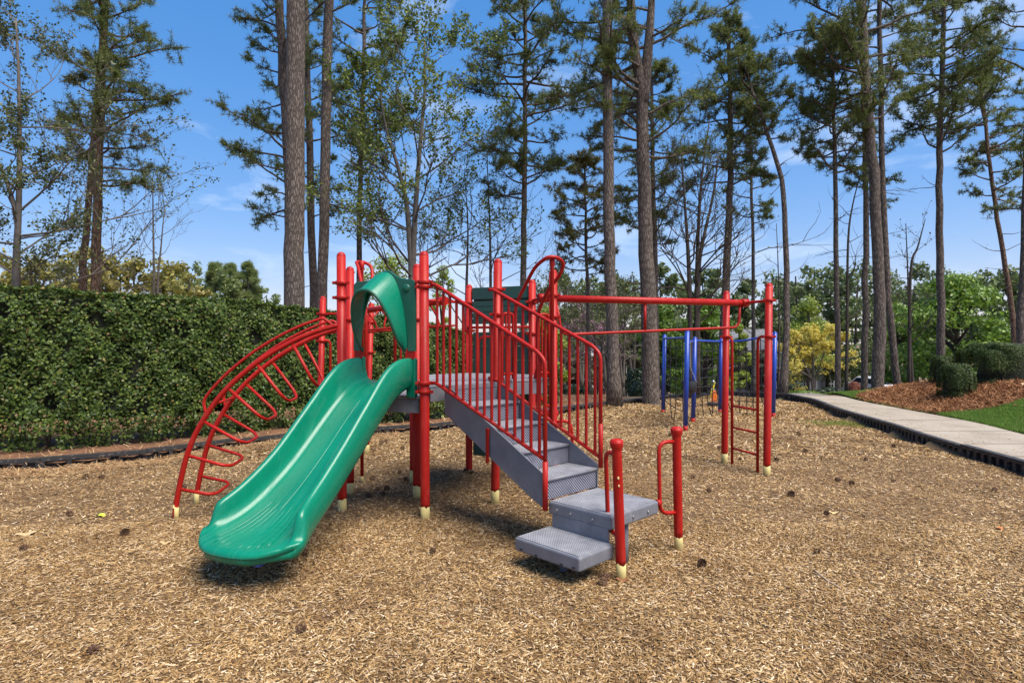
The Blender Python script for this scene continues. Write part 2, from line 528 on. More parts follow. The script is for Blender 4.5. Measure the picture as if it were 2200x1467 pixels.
# right bank: pine straw and grass sheets that follow the terrain
def bank_keep_straw(x, y):
    return straw_mask(x, y)
def path_edge(y):
    return np.interp(y, [p[1] for p in path_r], [p[0] for p in path_r])
def straw_mask(x, y):
    wob = .18 * np.sin(2.3 * x + 1.1 * y) + .1 * np.sin(5.1 * y - 2 * x)
    lower = y > 12.35 + wob - .06 * (x - 8.7)            # lawn in the near corner stays green
    upper = y < 15.3 + 1.0 * (x - 8.6) + wob                # grass tongue behind
    return (x > path_edge(y) + .06) & lower & (upper | (x > 12.2)) & (y < 18.5) & (y > 4)
def grass_mask(x, y):
    return (x > path_edge(y) + .05) & ~straw_mask(x, y) & (y < 19.2) & (y > 2.0) & (x < 15)
xb = np.arange(8.0, 15.05, .07); yb = np.arange(2.0, 19.3, .07)
height_sheet('straw_bank', xb, yb, lambda x, y: terrain(x, y) + .022, STRAW, keep=straw_mask)
height_sheet('lawn', xb, yb, lambda x, y: terrain(x, y) + .012, TURF, keep=grass_mask)
# bed under the hedge
def hedge_bed(x, y):
    return ~in_poly(x, y, POLY) & (x < 3.2) & (y < 20) & (y > 5)
height_sheet('hedge_bed', np.arange(-14, 3.2, .14), np.arange(5, 20, .14), lambda x, y: terrain(x, y) + .012, STRAW, keep=hedge_bed)

# ------------------------------------------------------------------ loose cover: chips, needles, grass
def scatter(n, box, keep, weight=None):
    out = np.zeros((0, 2))
    while len(out) < n:
        p = rng.uniform((box[0], box[2]), (box[1], box[3]), (n, 2))
        m = keep(p[:, 0], p[:, 1])
        if weight is not None: m &= rng.random(n) < weight(p[:, 0], p[:, 1])
        out = np.vstack([out, p[m]])
    return out[:n]

def chips(P, z, ln, wd, th, tilt=.25, box=True):
    n = len(P)
    yaw = rng.uniform(0, math.pi * 2, n); l = rng.uniform(*ln, n) * .5; w = rng.uniform(*wd, n) * .5; t = rng.uniform(*th, n)
    pitch = rng.normal(0, tilt, n); roll = rng.normal(0, tilt * 1.3, n)
    dx = np.stack([np.cos(yaw) * np.cos(pitch), np.sin(yaw) * np.cos(pitch), np.sin(pitch)], 1)
    dy = np.stack([-np.sin(yaw) * np.cos(roll), np.cos(yaw) * np.cos(roll), np.sin(roll)], 1)
    dz = np.cross(dx, dy)
    c = np.concatenate([P, (z + rng.uniform(.0, .008, n) + np.abs(np.sin(pitch)) * l * .6)[:, None]], 1)
    tap = rng.uniform(.3, 1, n)
    def pt(a, b, h, tp): return c + dx * (l * a)[:, None] + dy * (w * b * tp)[:, None] + dz * (t * h)[:, None]
    one = np.ones(n)
    top = [pt(-1, -1, 1, one), pt(1, -1, 1, tap), pt(1, 1, 1, tap), pt(-1, 1, 1, one)]
    if box:
        bot = [pt(-1, -1, -1, one), pt(1, -1, -1, tap), pt(1, 1, -1, tap), pt(-1, 1, -1, one)]
        V = np.stack(top + bot, 1).reshape(-1, 3)
        q = np.array([(0, 1, 2, 3), (0, 4, 5, 1), (1, 5, 6, 2), (2, 6, 7, 3), (3, 7, 4, 0)])
        Fa = (np.arange(n)[:, None, None] * 8 + q[None]).reshape(-1, 4)
    else:
        V = np.stack(top, 1).reshape(-1, 3)
        Fa = np.arange(n * 4).reshape(-1, 4)
    return V, Fa

def join(parts):
    Vs, Fs, k = [], [], 0
    for V, Fa in parts:
        Vs.append(V); Fs.append(Fa + k); k += len(V)
    return np.vstack(Vs), np.vstack(Fs)

inp = lambda x, y: in_poly(x, y, POLY)
view = lambda x, y, m=.4: np.abs(x) < .86 * y + m
near_k = lambda x, y: view(x, y)
CHIP = leafy('wood_chip', [(0, (.10, .055, .024)), (.18, (.22, .128, .052)), (.42, (.36, .222, .092)), (.64, (.48, .315, .14)), (.78, (.42, .30, .17)), (.91, (.66, .49, .28)), (.985, (.76, .63, .45)), (1, (.24, .085, .035))], .9, 0, .12)
_nt = CHIP.node_tree                                    # damp, rotted and fresher patches of mulch
_n = noise(_nt, 1.1, 6, .62); _r = ramp(_nt, [(.30, (.56, .50, .44)), (.46, (.86, .83, .79)), (.6, (1.04, 1.03, 1.0)), (.75, (1.22, 1.18, 1.08))])
_mx = _nt.nodes.new('ShaderNodeMixRGB'); _mx.blend_type = 'MULTIPLY'; _mx.inputs[0].default_value = 1
_b = _nt.nodes['Principled BSDF']; _src = _b.inputs['Base Color'].links[0].from_socket
_nt.links.new(_n.outputs[0], _r.inputs[0]); _nt.links.new(_src, _mx.inputs[1]); _nt.links.new(_r.outputs[0], _mx.inputs[2]); _nt.links.new(_mx.outputs[0], _b.inputs['Base Color'])
parts = []
def clump(x, y):
    return .55 + .45 * np.sin(2.9 * x + 1.7 * np.sin(2.2 * y)) * np.sin(2.6 * y - 1.3 * x)
for (y0, y1, dens, ln, wd, bx) in ((2.0, 3.6, 6800, (.009, .044), (.003, .0085), True), (3.6, 5.6, 4600, (.010, .045), (.0035, .009), True), (5.6, 8.5, 2000, (.014, .05), (.005, .011), False), (8.5, 13, 620, (.02, .07), (.008, .018), False), (13, 18.3, 260, (.03, .08), (.012, .025), False)):
    hw = .86 * y1 + .4
    area = .86 * (y1 ** 2 - y0 ** 2)
    n = int(area * dens)
    P = scatter(n, (-hw, hw, y0, y1), lambda x, y: near_k(x, y) & inp(x, y))
    V, Fa = chips(P, gz(P[:, 0], P[:, 1]), ln, wd, (.0008, .0024), .2, bx)
    parts.append((V, Fa))
V, Fa = join(parts)
tag(link('wood_chips', np_mesh('wood_chips', V, Fa), CHIP), 'loose tan wood chip mulch covering the play area', 'mulch', kind='stuff')
# longer pine needles and fine shreds among the chips
NEEDLE = leafy('dry_needle', [(0, (.20, .10, .045)), (.5, (.40, .24, .11)), (1, (.56, .40, .22))], .8, 0, .2)
P = scatter(9000, (-6, 6, 2.0, 7.5), lambda x, y: near_k(x, y) & inp(x, y))
V1 = chips(P, gz(P[:, 0], P[:, 1]) + .007, (.07, .19), (.0015, .003), (.0006, .001), .12, False)
bed = scatter(14000, (-12, 3, 6, 19), lambda x, y: hedge_bed(x, y) & view(x, y))
V2 = chips(bed, terrain(bed[:, 0], bed[:, 1]) + .02, (.10, .24), (.004, .009), (.001, .002), .25, False)
edge_p = scatter(6000, (-8, -2, 7, 11), lambda x, y: inp(x, y) & ~in_poly(x, y, [(a + .1, b - .7) for a, b in POLY]) & view(x, y))
V3 = chips(edge_p, gz(edge_p[:, 0], edge_p[:, 1]) + .008, (.08, .2), (.004, .008), (.001, .002), .2, False)
V, Fa = join([V1, V2, V3])
tag(link('pine_needle_litter', np_mesh('pine_needle_litter', V, Fa), NEEDLE), 'dry brown pine needles strewn over mulch and hedge bed', 'needles', kind='stuff')
RUSTN = leafy('rust_needle', [(0, (.13, .05, .02)), (.5, (.27, .12, .05)), (1, (.40, .21, .10))], .85, 0, .2)
P = scatter(42000, (8, 15, 5, 18.5), lambda x, y: straw_mask(x, y) & view(x, y))
V, Fa = chips(P, terrain(P[:, 0], P[:, 1]) + .03, (.10, .24), (.006, .014), (.001, .002), .3, False)
tag(link('pine_straw', np_mesh('pine_straw', V, Fa), RUSTN), 'rust brown pine straw spread over the bank below the shrubs', 'pine straw', kind='stuff')

def blades(P, z, h, w):
    n = len(P); yaw = rng.uniform(0, 6.283, n); hh = rng.uniform(*h, n); lean = rng.uniform(.1, .6, n) * hh
    c = np.concatenate([P, z[:, None]], 1); s = np.stack([np.cos(yaw), np.sin(yaw), 0 * yaw], 1) * w
    ld = rng.uniform(0, 6.283, n)
    tip = c + np.stack([np.cos(ld) * lean, np.sin(ld) * lean, hh], 1)
    return np.stack([c - s, c + s, tip], 1).reshape(-1, 3), np.arange(3 * n).reshape(-1, 3)
GRASS = leafy('grass_blade', [(0, (.085, .17, .018)), (.5, (.15, .28, .032)), (.85, (.24, .36, .06)), (1, (.36, .34, .12))], .5, .3)
P = scatter(90000, (8, 15, 4, 19.2), lambda x, y: grass_mask(x, y) & view(x, y))
V, Fa = blades(P, terrain(P[:, 0], P[:, 1]) + .008, (.03, .075), .006)
tag(link('lawn_grass', np_mesh('lawn_grass', V, Fa), GRASS), 'short bright green lawn grass beside the concrete path', 'grass', kind='stuff')
c0 = gnd(1806, 909)
P = rng.normal((c0.x, c0.y), (.34, .28), (2600, 2)); P = P[inp(P[:, 0], P[:, 1])]
V, Fa = blades(P, gz(P[:, 0], P[:, 1]), (.015, .05), .006)
LIME = leafy('young_grass', [(0, (.16, .22, .03)), (1, (.34, .38, .08))], .5, .3)
tag(link('grass_patch', np_mesh('grass_patch', V, Fa), LIME), 'small patch of yellow-green grass sprouting through the mulch', 'grass', kind='stuff')

# ------------------------------------------------------------------ border timbers
def timber_mesh(length=1.19, h=.21, t=.10):
    mb = MB()
    l = length / 2
    mb.bb(-l, l, t * .5, t, 0, h)                     # back wall
    mb.bb(-l, l, 0, t * .5, h - .05, h)              # top flange
    mb.bb(-l, l, 0, t * .5, 0, .055)                   # bottom flange
    n = 8
    for k in range(n + 1):
        x = -l + .018 + (length - .036) * k / n
        w = .026
        mb.bb(x - w, x + w, 0.004, t * .5, .055, h - .05)
    me = bpy.data.meshes.new('border_timber')
    me.from_pydata([tuple(v) for v in mb.v], [], mb.f); me.update(); me.materials.append(BORDERP)
    return me
tm = timber_mesh()
pb = empty('playground_border', (0, 11, 0), 'low black plastic border of slotted timbers around the mulch', 'border')
seg_pts = [border_s[0]]
acc = 0.0
walk = [p.copy() for p in spline(border, 30)]
for a, b in zip(walk, walk[1:]):
    acc += (b - a).length
    if acc >= 1.2:
        seg_pts.append(b); acc = 0
for a, b in zip(seg_pts, seg_pts[1:]):
    m = (a + b) / 2
    if m.y < 3 and m.x > 0: continue
    o = bpy.data.objects.new('border_timber', tm); COL.objects.link(o); o.parent = pb
    ang = math.atan2(b.y - a.y, b.x - a.x)            # outside lies to the left of the walk
    sink = -.095 if m.x < 5.5 else -.04
    o.location = m - pb.location + Vector((0, 0, sink + rnd.uniform(-.008, .008)))
    o.rotation_euler = (rnd.uniform(-.03, .03), rnd.uniform(-.008, .008), ang)
    o.scale = ((b - a).length / 1.2, 1, 1)

# ------------------------------------------------------------------ play structure
PS = empty('play_structure', (-.6, 6.4, 0), 'red green and grey playground structure with slide, stairs and overhead beams', 'play structure')
UP = Vector((0, 0, 1))
def post(name, base, top, r=.0445, parent=PS, clamps=(), cream=True, mat=RED, sleeve=.13):
    base, top = Vector(base), Vector(top)
    ax = (top - base).normalized()
    z0 = sleeve + base.z
    mb = MB()
    p0 = base + ax * (z0 - base.z)
    ring = 16
    mb.tube([p0, p0 + ax * .02, top - ax * r], r, ring)
    for k in range(ring): mb.v[k] = mb.v[k] - ax * rnd.uniform(0, .022)      # ragged lower edge of the coating
    mb.dome(top - ax * r, ax, r, r, ring)
    o = mb.build(name, mat, parent)
    MB().tube([base - ax * .08, p0 + ax * .03], r * .975, 14).build('primer_base', CREAM if cream else mat, o)
    for c in clamps:
        q = base + ax * ((c - base.z) / ax.z)
        m = MB().tube([q - ax * .02, q - ax * .016, q - ax * .003, q + ax * .003, q + ax * .016, q + ax * .02], [r * 1.1, r * 1.3, r * 1.33, r * 1.33, r * 1.3, r * 1.1], 16)
        for s in (-1, 1):
            b = q + Vector((s * (r * 1.45), -.012, 0))
            m.box(b, (.018, 0, 0), (0, .014, 0), (0, 0, .014))
            m.tube([b + Vector((0, -.013, 0)), b + Vector((0, -.026, 0))], .009, 6)
        m.build('clamp', mat, o)
    return o

def P2(x, y, z=0.0): return Vector((x, y, z))
A, B, C, D, E_, F_, G_ = P2(-1.67, 5.95), P2(-.812, 5.66), P2(-.176, 6.28), P2(-.56, 7.89), P2(-1.78, 6.65), P2(-1.02, 6.50), P2(-1.187, 7.28)
Q1, Q2 = P2(.45, 6.62), P2(.25, 7.52)              # the two posts carrying the right hand beam
R1, R2 = P2(2.93, 8.35), P2(3.17, 7.53)            # its outer posts
L1, L2 = P2(-2.86, 8.95), P2(-2.19, 9.10)          # outer posts of the left hand beam
def up(p, z, dx=0, dy=0): return Vector((p.x + dx, p.y + dy, z))
post('post', A, up(A, 2.54, -.01), clamps=(1.15, 2.09, 2.235))
post('post', B, up(B, 2.505, -.012), clamps=(1.19, 1.27, 2.17, 2.215))
post('post', C, up(C, 2.52, .03), clamps=(1.27, 1.94, 2.20))
post('post', D, up(D, 2.405), clamps=(1.80, 2.165), sleeve=.0)
post('post', E_, up(E_, 2.485), clamps=(1.15, 1.9))
post('post', F_, up(F_, 2.495), clamps=(1.05, 1.9))
post('post', G_, up(G_, 2.42), clamps=(1.2, 2.165))
post('post', Q1, up(Q1, 2.45), clamps=(.75, 1.93, 2.165))
post('post', Q2, up(Q2, 2.43), clamps=(1.76, 2.15))
post('post', R1, up(R1, 2.36, .03), clamps=(1.72,))
post('post', R2, up(R2, 2.39, .03), clamps=(1.72, 2.17))
post('post', L1, up(L1, 2.33, .065), clamps=(1.67, 2.07))
post('post', L2, up(L2, 2.24, .075), clamps=(1.5, 1.95))

# decks
def deck(name, pts, z, th=.03, skirt=.13):
    c = sum(pts, Vector()) / len(pts)
    pts = [c + (p - c) * .955 for p in pts]
    mb = MB().prism([up(p, z - th) for p in pts], (0, 0, th))
    o = mb.build(name, PERF, PS, bevel=.008, uv=((1, 0, 0), (0, 1, 0)))
    for i in range(len(pts)):
        a, b = pts[i], pts[(i + 1) % len(pts)]
        d = (b - a).normalized(); n = Vector((d.y, -d.x, 0))
        a2, b2 = a + d * .05 - n * .012, b - d * .05 - n * .012
        m = MB().box(up((a2 + b2) / 2, z - th - skirt / 2 - .002), (b2 - a2) / 2, n * .009, (0, 0, skirt / 2))
        m.build('skirt', GREY, o, bevel=.004)
    return o
deck('square_deck', [A, B, F_, E_], 1.145)
deck('triangle_deck', [B, C, F_], 1.25)
deck('hexagon_deck', [F_, C, Q1, Q2, D, G_], 1.255)

# ---- stairs: descent along d, width along e
S0 = Vector((-.49, 5.97, 0)); d = Vector((.70, -.714, 0)).normalized(); e = Vector((-d.y, d.x, 0))
if e.dot(Vector((1, 1, 0))) < 0: e = -e
def S(s, w, z): return S0 + d * s + e * w + UP * z
st = MB().box(S(.10, .035, 1.225), d * .03, e * .31, UP * .025).build('stair', GREY, PS, bevel=.006)
for side in (-1, 1):
    w = -.288 if side < 0 else .362
    poly = [S(.10, w, 1.245), S(.16, w, 1.245), S(1.385, w, .60), S(1.385, w, .33), S(1.22, w, .40), S(.10, w, .985)]
    MB().prism(poly, e * .014 * side).build('stringer', GREY, st, bevel=.004)
run = (1.38 - .13) / 4
for k in range(5):                                                    # risers and treads
    zt = 1.25 - .17 * k
    s0 = .13 + run * k
    MB().box(S(s0 - .012, .037, zt - .088), d * .007, e * .317, UP * .08).build('riser', PERFR, st, uv=(d, e), bevel=.003)
    if k < 4:
        mb = MB().box(S(s0 + run / 2 - .006, .037, zt - .17 - .012), d * (run / 2), e * .318, UP * .012)
        t = mb.build('tread', PERF, st, uv=(d, e), bevel=.005)
        MB().tube([S(s0 + run - .004, -.278, zt - .17 - .012), S(s0 + run - .004, .352, zt - .17 - .012)], .0155, 8).build('nosing', GREY, t)
# transfer platform and lower step
def slab(name, s0, s1, w0, w1, z, th, parent):
    o = MB().box(S((s0 + s1) / 2, (w0 + w1) / 2, z - th / 2), d * (s1 - s0) / 2, e * (w1 - w0) / 2, UP * th / 2).build(name, GREY, parent, bevel=.014)
    MB().box(S((s0 + s1) / 2, (w0 + w1) / 2, z + .0025), d * ((s1 - s0) / 2 - .016), e * ((w1 - w0) / 2 - .016), UP * .0025).build('perforated_top', PERF, o, uv=(d, e))
    return o
pf = slab('transfer_platform', 1.39, 2.0, -.275, .35, .40, .10, PS)
for (s, w, ax) in ((1.48, -.278, e), (1.62, -.278, e), (1.83, -.278, e), (2.003, .0, d), (2.003, .2, d)):
    q = S(s, w, .345); n = -ax if ax == e else ax
    MB().tube([q - n * .005, q + n * .006], .011, 8).build('bolt', STEEL, pf)
ls = slab('lower_step', 1.40, 2.02, -.66, -.27, .205, .10, PS)
for (s, zz) in ((1.47, .13), (1.62, .122), (1.86, .122), (1.97, .128)):
    q = S(s, -.661, zz)
    MB().box(q, d * .012, e * .004, UP * .006).build('slot', BLACKP, ls)
MB().box(S(1.70, -.262, .25), d * .27, e * .012, UP * .055).build('riser_plate', GREY, pf, bevel=.004)
for s in (1.5, 1.9):
    MB().tube([S(s, .03, -.06), S(s, .03, .31)], .03, 10).build('support_leg', GREY, pf)
MB().tube([S(1.7, -.45, -.06), S(1.7, -.45, .12)], .03, 10).build('support_leg', GREY, ls)

def handle_post(base, topz, lean, ldir, w):
    r = .036
    base = Vector(base); top = Vector((base.x + lean, base.y, topz))
    ax = (top - base).normalized()
    mb = MB(); p0 = base + ax * .10
    mb.tube([p0, p0 + ax * .02, top - ax * .085, top - ax * .075, top - ax * .055, top - ax * .03, top - ax * .02], [r, r, r, r * 1.02, r * 1.3, r * 1.36, r * 1.34], 16)
    for k in range(16): mb.v[k] = mb.v[k] - ax * rnd.uniform(0, .03)
    mb.dome(top - ax * .02, ax, r * 1.34, .022, 16)
    o = mb.build('grab_post', RED, PS)
    MB().tube([base - ax * .08, p0 + ax * .03], r * .97, 14).build('primer_base', CREAM, o)
    l = Vector(ldir)
    q = lambda z: base + ax * z
    path = fillet([q(topz - .12), q(topz - .115) + l, q(.28) + l, q(.275)], .09, 6)
    MB().tube(path, .0165, 10).build('grab_loop', RED, o)
    c = q(.37) + l
    MB().tube([c - l.normalized() * .0, c + l.normalized() * .035], .03, 12).build('mount_tab', RED, o)
    return o
gp = handle_post((.776, 4.295, 0), .971, -.035, (-.055, .17, 0), 0)
handle_post((1.355, 4.92, 0), .969, -.018, (-.165, -.075, 0), 0)
for (dx, dz, r) in ((.0, .70, .011), (.004, .645, .009)):                     # chipped paint showing primer
    q = Vector((.750 + dx, 4.2555, dz)); MB().tube([q + Vector((-.003, .002, 0)), q + Vector((0, -.0015, 0))], [r, r * .8], 7).build('paint_chip', CREAM, gp)

def stair_rail(w0, w1, s0, z0, zb0, zend, zbend, zfoot, nb):
    def W(s): return w0 + (w1 - w0) * (s - s0) / (1.40 - s0)
    def R(s, z): return S(s, W(s), z)
    top = fillet([R(s0, z0), R(s0 + .06, z0 - .005), R(1.33, zend + .03), R(1.40, zend - .04), R(1.405, zfoot)], .10, 6)
    o = MB().tube(top, .0175, 10).build('stair_rail', RED, PS)
    bot = fillet([R(s0, zb0), R(s0 + .07, zb0), R(1.40, zbend)], .06, 4)
    MB().tube(bot, .0165, 10).build('bottom_rail', RED, o)
    for k in range(nb):
        s = s0 + .085 + (1.40 - s0 - .14) * k / (nb - 1)
        t = (s - s0 - .06) / (1.33 - s0 - .06)
        zt = z0 - .005 + (zend + .03 - z0 + .005) * t
        zb = zb0 + (zbend - zb0) * (s - s0 - .07) / (1.40 - s0 - .07)
        MB().tube([R(s, zb), R(s, zt)], .0132, 8, False).build('baluster', RED, o)
    return o
lr = stair_rail(-.415, -.325, .045, 2.19, 1.275, 1.545, .735, .345, 15)
MB().box(S(.72, -.318, .76), d * .016, e * .008, UP * .15).build('bracket', RED, lr, bevel=.004)
MB().tube([S(1.403, -.325, .34), S(1.403, -.325, .72)], .0225, 10).build('foot_sleeve', RED, lr)
rr = stair_rail(.30, .385, .06, 2.185, 1.29, 1.585, .655, .575, 14)
MB().tube([S(1.403, .385, .57), S(1.403, .385, .95)], .0205, 10).build('foot_sleeve', RED, rr)

# ---- slide between A and B
m0 = (A + B) / 2 + Vector((.015, 0, 0)); sd = Vector((-.385, -.923, 0)).normalized(); sl = Vector((-sd.y, sd.x, 0))   # run direction, and lateral (towards B)
if sl.x < 0: sl = -sl
def lerp_tab(tab, t):
    return float(np.interp(t, [a for a, _ in tab], [b for _, b in tab]))
tabz = [(-.08, 1.285), (0, 1.28), (.10, 1.27), (.22, 1.225), (.38, 1.125), (.6, .945), (.85, .73), (1.05, .575), (1.25, .44), (1.40, .355), (1.55, .295), (1.7, .265), (1.85, .25), (2.02, .245)]
tabh = [(-.08, .225), (0, .225), (.12, .245), (.25, .25), (.5, .215), (1.0, .19), (1.35, .185), (1.56, .176), (1.65, .15), (1.71, .08), (1.76, .03), (1.82, .016), (2.02, .012)]
tabb = [(-.08, .245), (.3, .245), (1.0, .262), (1.3, .292), (1.5, .325), (1.62, .345), (1.72, .366), (1.85, .375), (2.02, .375)]
def smooth_tab(tab, t, w=.09):
    return sum(lerp_tab(tab, t + w * k) for k in (-1, -.5, 0, .5, 1)) / 5
def bed_z(t): return smooth_tab(tabz, min(t, 1.95))
def slide_pt(t, u, v):
    z = bed_z(t); dz = (bed_z(t + .02) - bed_z(t - .02)) / .04
    nrm = Vector((0, 0, 1)) - sd * dz; nrm.normalize()
    return m0 + sd * t + sl * u + UP * z + nrm * v
NT = 96
rows = []
for i in range(NT + 1):
    t = -.06 + 1.90 * i / NT
    h, b = max(.004, smooth_tab(tabh, t, .05)), smooth_tab(tabb, t)
    k = min(1, h / .12); lowr = float(sstep((t - 1.4) / .4))
    sec = [(0, .008), (b * .25, .004), (b * .5, .001), (b * .72, .001), (b * .86, .01), (b * .96, .03 * k + .006), (b + .006, h * .5), (b + .012, h - .028 * k), (b + .022, h - .008 * k), (b + .040, h), (b + .060, h - .006 * k), (b + .074, h - .026 * k), (b + .080, h * .4), (b + .074, -.02 - .02 * lowr), (b + .05, -.055 - .035 * lowr), (b * .5, -.06 - .04 * lowr)]
    full = sec + [(0, -.06 - .04 * lowr)] + [(-u, v) for u, v in sec[:0:-1]]
    end = max(0, (t - 1.35) / .49)
    row = []
    for u, v in full:
        tt = t - (abs(u) / .45) ** 2.8 * .22 * end
        row.append(slide_pt(tt, u, v))
    rows.append(row)
    last_sec = full
# rounded nose of the lip
for ph in (20, 40, 60, 78, 88):
    c_, s_ = math.cos(math.radians(ph)), math.sin(math.radians(ph)); row = []
    for u, v in last_sec:
        vm = -.042
        tt = 1.84 - (abs(u) / .45) ** 2.8 * .22
        uu = u * (1 - .10 * (1 - c_) ) + math.copysign(.012 * s_, u) * (abs(u) > .2)
        row.append(slide_pt(tt, uu, vm + (v - vm) * c_) + sd * .058 * s_)
    rows.append(row)
mb = MB().grid(rows, closed_u=True)
mb.face(range(len(mb.v) - len(rows[0]), len(mb.v)))
slide = mb.build('slide', GREEN, PS)
for k in range(-4, 5):                                                # moulded ribs in the run-out
    u0, u1 = k * .030, k * .066
    pts = [slide_pt(t, u0 + (u1 - u0) * (t - 1.2) / .62, .0015) for t in np.linspace(1.24 + .05 * abs(k) % .1, 1.83 - .10 * (abs(k) / 4) ** 2, 9)]
    MB().tube(pts, [.002] + [.0075] * 7 + [.004], 6).build('rib', GREEN, slide)
pts = [slide_pt(t, 0, .006) for t in np.linspace(.3, 1.4, 14)]
MB().tube(pts, [.001] + [.006] * 12 + [.001], 6).build('centre_ridge', GREEN, slide)
q = slide_pt(1.77, .14, -.105)
MB().box(q, sl * .09, sd * .035, UP * .012).build('worn_blue_patch', BLUESCUFF, slide, bevel=.006)
q = slide_pt(1.15, 0, -.05)
MB().tube([Vector((q.x, q.y, -.08)), q], .03, 10).build('slide_foot', GREY, slide)
for side in (-1, 1):                                                  # mounting ears at the posts
    u0, u1 = side * .245, side * .345
    poly = [m0 + sl * u0 + UP * 1.13, m0 + sl * u1 + UP * 1.13, m0 + sl * u1 + UP * 1.49, m0 + sl * (u1 - side * .02) + UP * 1.51, m0 + sl * u0 + UP * 1.51]
    MB().prism([p - sd * .05 for p in poly], sd * .055).build('mounting_ear', GREEN, slide, bevel=.012)

# slide hood: plate with arched opening, cowl pushed forward
m1 = m0 + sd * .0
def hood_pt(u, f, z): return m1 + sl * u + sd * f + UP * z
NA = 28
def arch(j, wid, z0, z1):
    a = math.pi * j / NA
    return -wid * math.cos(a) , z0 + (z1 - z0) * math.sin(a) ** .75
outer = []
for j in range(NA + 1):
    a = math.pi * j / NA
    u = -.345 * math.cos(a)
    outer.append((u, a))
plate = MB()
wd = .352
def plate_out(j):
    """outer outline point matching arch station j: up the left edge, over the top with a hump, down the right"""
    a = j / NA
    if a < .3: return (-wd, 1.57 + (2.245 - 1.57) * a / .3)
    if a > .7: return (wd, 1.57 + (2.245 - 1.57) * (1 - a) / .3)
    x = -wd + 2 * wd * (a - .3) / .4
    hump = .10 * math.exp(-((x - .03) / .115) ** 2)
    return (x, 2.245 + hump)
def plate_in(j):
    a = math.pi * j / NA
    w_ = .235 + .035 * (1 - math.sin(a)) 
    return (-w_ * math.copysign(abs(math.cos(a)) ** .8, math.cos(a)), 1.57 + (2.20 - 1.57) * math.sin(a) ** .8 + .0)
rows = []
for f_, fn in ((-.012, plate_out), (.012, plate_out), (.014, plate_in), (-.012, plate_in), (-.012, plate_out)):
    rows.append([hood_pt(fn(j)[0], f_, fn(j)[1]) for j in range(NA + 1)])
plate.grid(rows, sm=False)
hood = plate.build('slide_hood', GREEND, PS, bevel=.006)
cow = MB(); rows = []
NL = 12
for i in range(NL + 1):
    t = i / NL
    row = []
    for j in range(NA + 1):
        a = math.pi * j / NA
        u0, z0 = plate_in(j)
        lift = math.sin(a) ** 1.3
        z0b = z0 + .13 * lift * 1.0                     # back edge joins the hump of the plate
        f_ = .31 * math.sin(a) ** .5 * t
        u1 = u0 * (1 - .13 * t) - .012 * t; z1 = z0b - (.20 * lift) * t ** 1.15 
        row.append(hood_pt(u1, f_, z1))
    rows.append(row)
inner = [[p - UP * .02 * math.sin(math.pi * j / NA) for j, p in enumerate(r)] for r in rows[::-1]]
cow.grid(rows + inner)
cow.build('cowl', GREEN, hood)
MB().tube(rows[-1], .015, 8).build('cowl_rim', GREEND, hood)
for u in (.255, -.255):
    q = hood_pt(u, .012, 2.16 if u > 0 else 2.10)
    if u > 0: MB().dome(q, sd, .042, .02, 16).build('boss', GREEND, hood)
for s in (-1, 1):
    q = hood_pt(s * .295, 0, 1.545); MB().box(q, sl * .04, sd * .009, UP * .05).build('mount_plate', RED, hood)

# ---- looped arch climber on the left
arch_f = [(-3.20, 5.76, -.05), (-3.195, 5.76, .12), (-3.10, 5.77, .575), (-2.96, 5.79, .90), (-2.735, 5.82, 1.215), (-2.42, 5.86, 1.49), (-2.10, 5.90, 1.68), (-1.88, 5.925, 1.77), (-1.71, 5.945, 1.82)]
off = Vector((-.085, .54, 0)); off1 = Vector((-.10, .66, 0))
def arc_pts(rear):
    p = spline(arch_f, 6)
    if not rear: return p
    return [q + off.lerp(off1, i / (len(p) - 1)) for i, q in enumerate(p)]
af, ar = arc_pts(False), arc_pts(True)
ac = MB().tube(af, .0255, 12).build('arch_climber', RED, PS)
MB().tube(ar, .0255, 12).build('rear_rail', RED, ac)
for p in (af, ar):
    MB().tube([p[0] + UP * -.02, p[0] + UP * .16], .0262, 12).build('primer_base', CREAM, ac)
def rung(i, depth, straight=False):
    a, b = af[i], ar[i]
    t = (af[min(i + 2, len(af) - 1)] - af[max(i - 2, 0)]).normalized()
    n = Vector((t.z, 0, -t.x)).normalized()            # inward, towards the deck and ground
    if straight: path = [a, b]
    else:
        s = (b - a) * .12
        path = fillet([a, a + n * (depth * .86) + s * .2, a + n * depth + s * 1.7, b + n * depth - s * 1.7, b + n * (depth * .86) - s * .2, b], .07, 4)
    MB().tube(path, .0155, 10).build('rung', RED, ac)
N_ = len(af) - 1
def idx_at(z): return min(range(N_), key=lambda i: abs(af[i].z - z))
rung(idx_at(.24), .34)
for z_, dep in ((.56, .42), (.885, .46), (1.195, .48), (1.44, .48), (1.66, .50)):
    rung(idx_at(z_), dep)
for p in (af, ar):                                       # hand rails above the arch
    i0, i1 = idx_at(.98), idx_at(1.80)
    path = [p[i0]]
    for i in range(i0 + 1, i1 + 1, 2):
        t = (p[i + 1] - p[i - 1]).normalized(); n = Vector((-t.z, 0, t.x))
        path.append(p[i] + n * .105)
    path[1] = path[1].lerp(path[2], .25)
    path.append(p[i1] + Vector((.06, 0, 0)))
    MB().tube(spline(fillet(path, .05, 3), 2), .0145, 10).build('hand_rail', RED, ac)
MB().tube([af[idx_at(1.08)], ar[idx_at(1.08)]], .013, 8).build('cross_tie', RED, ac)

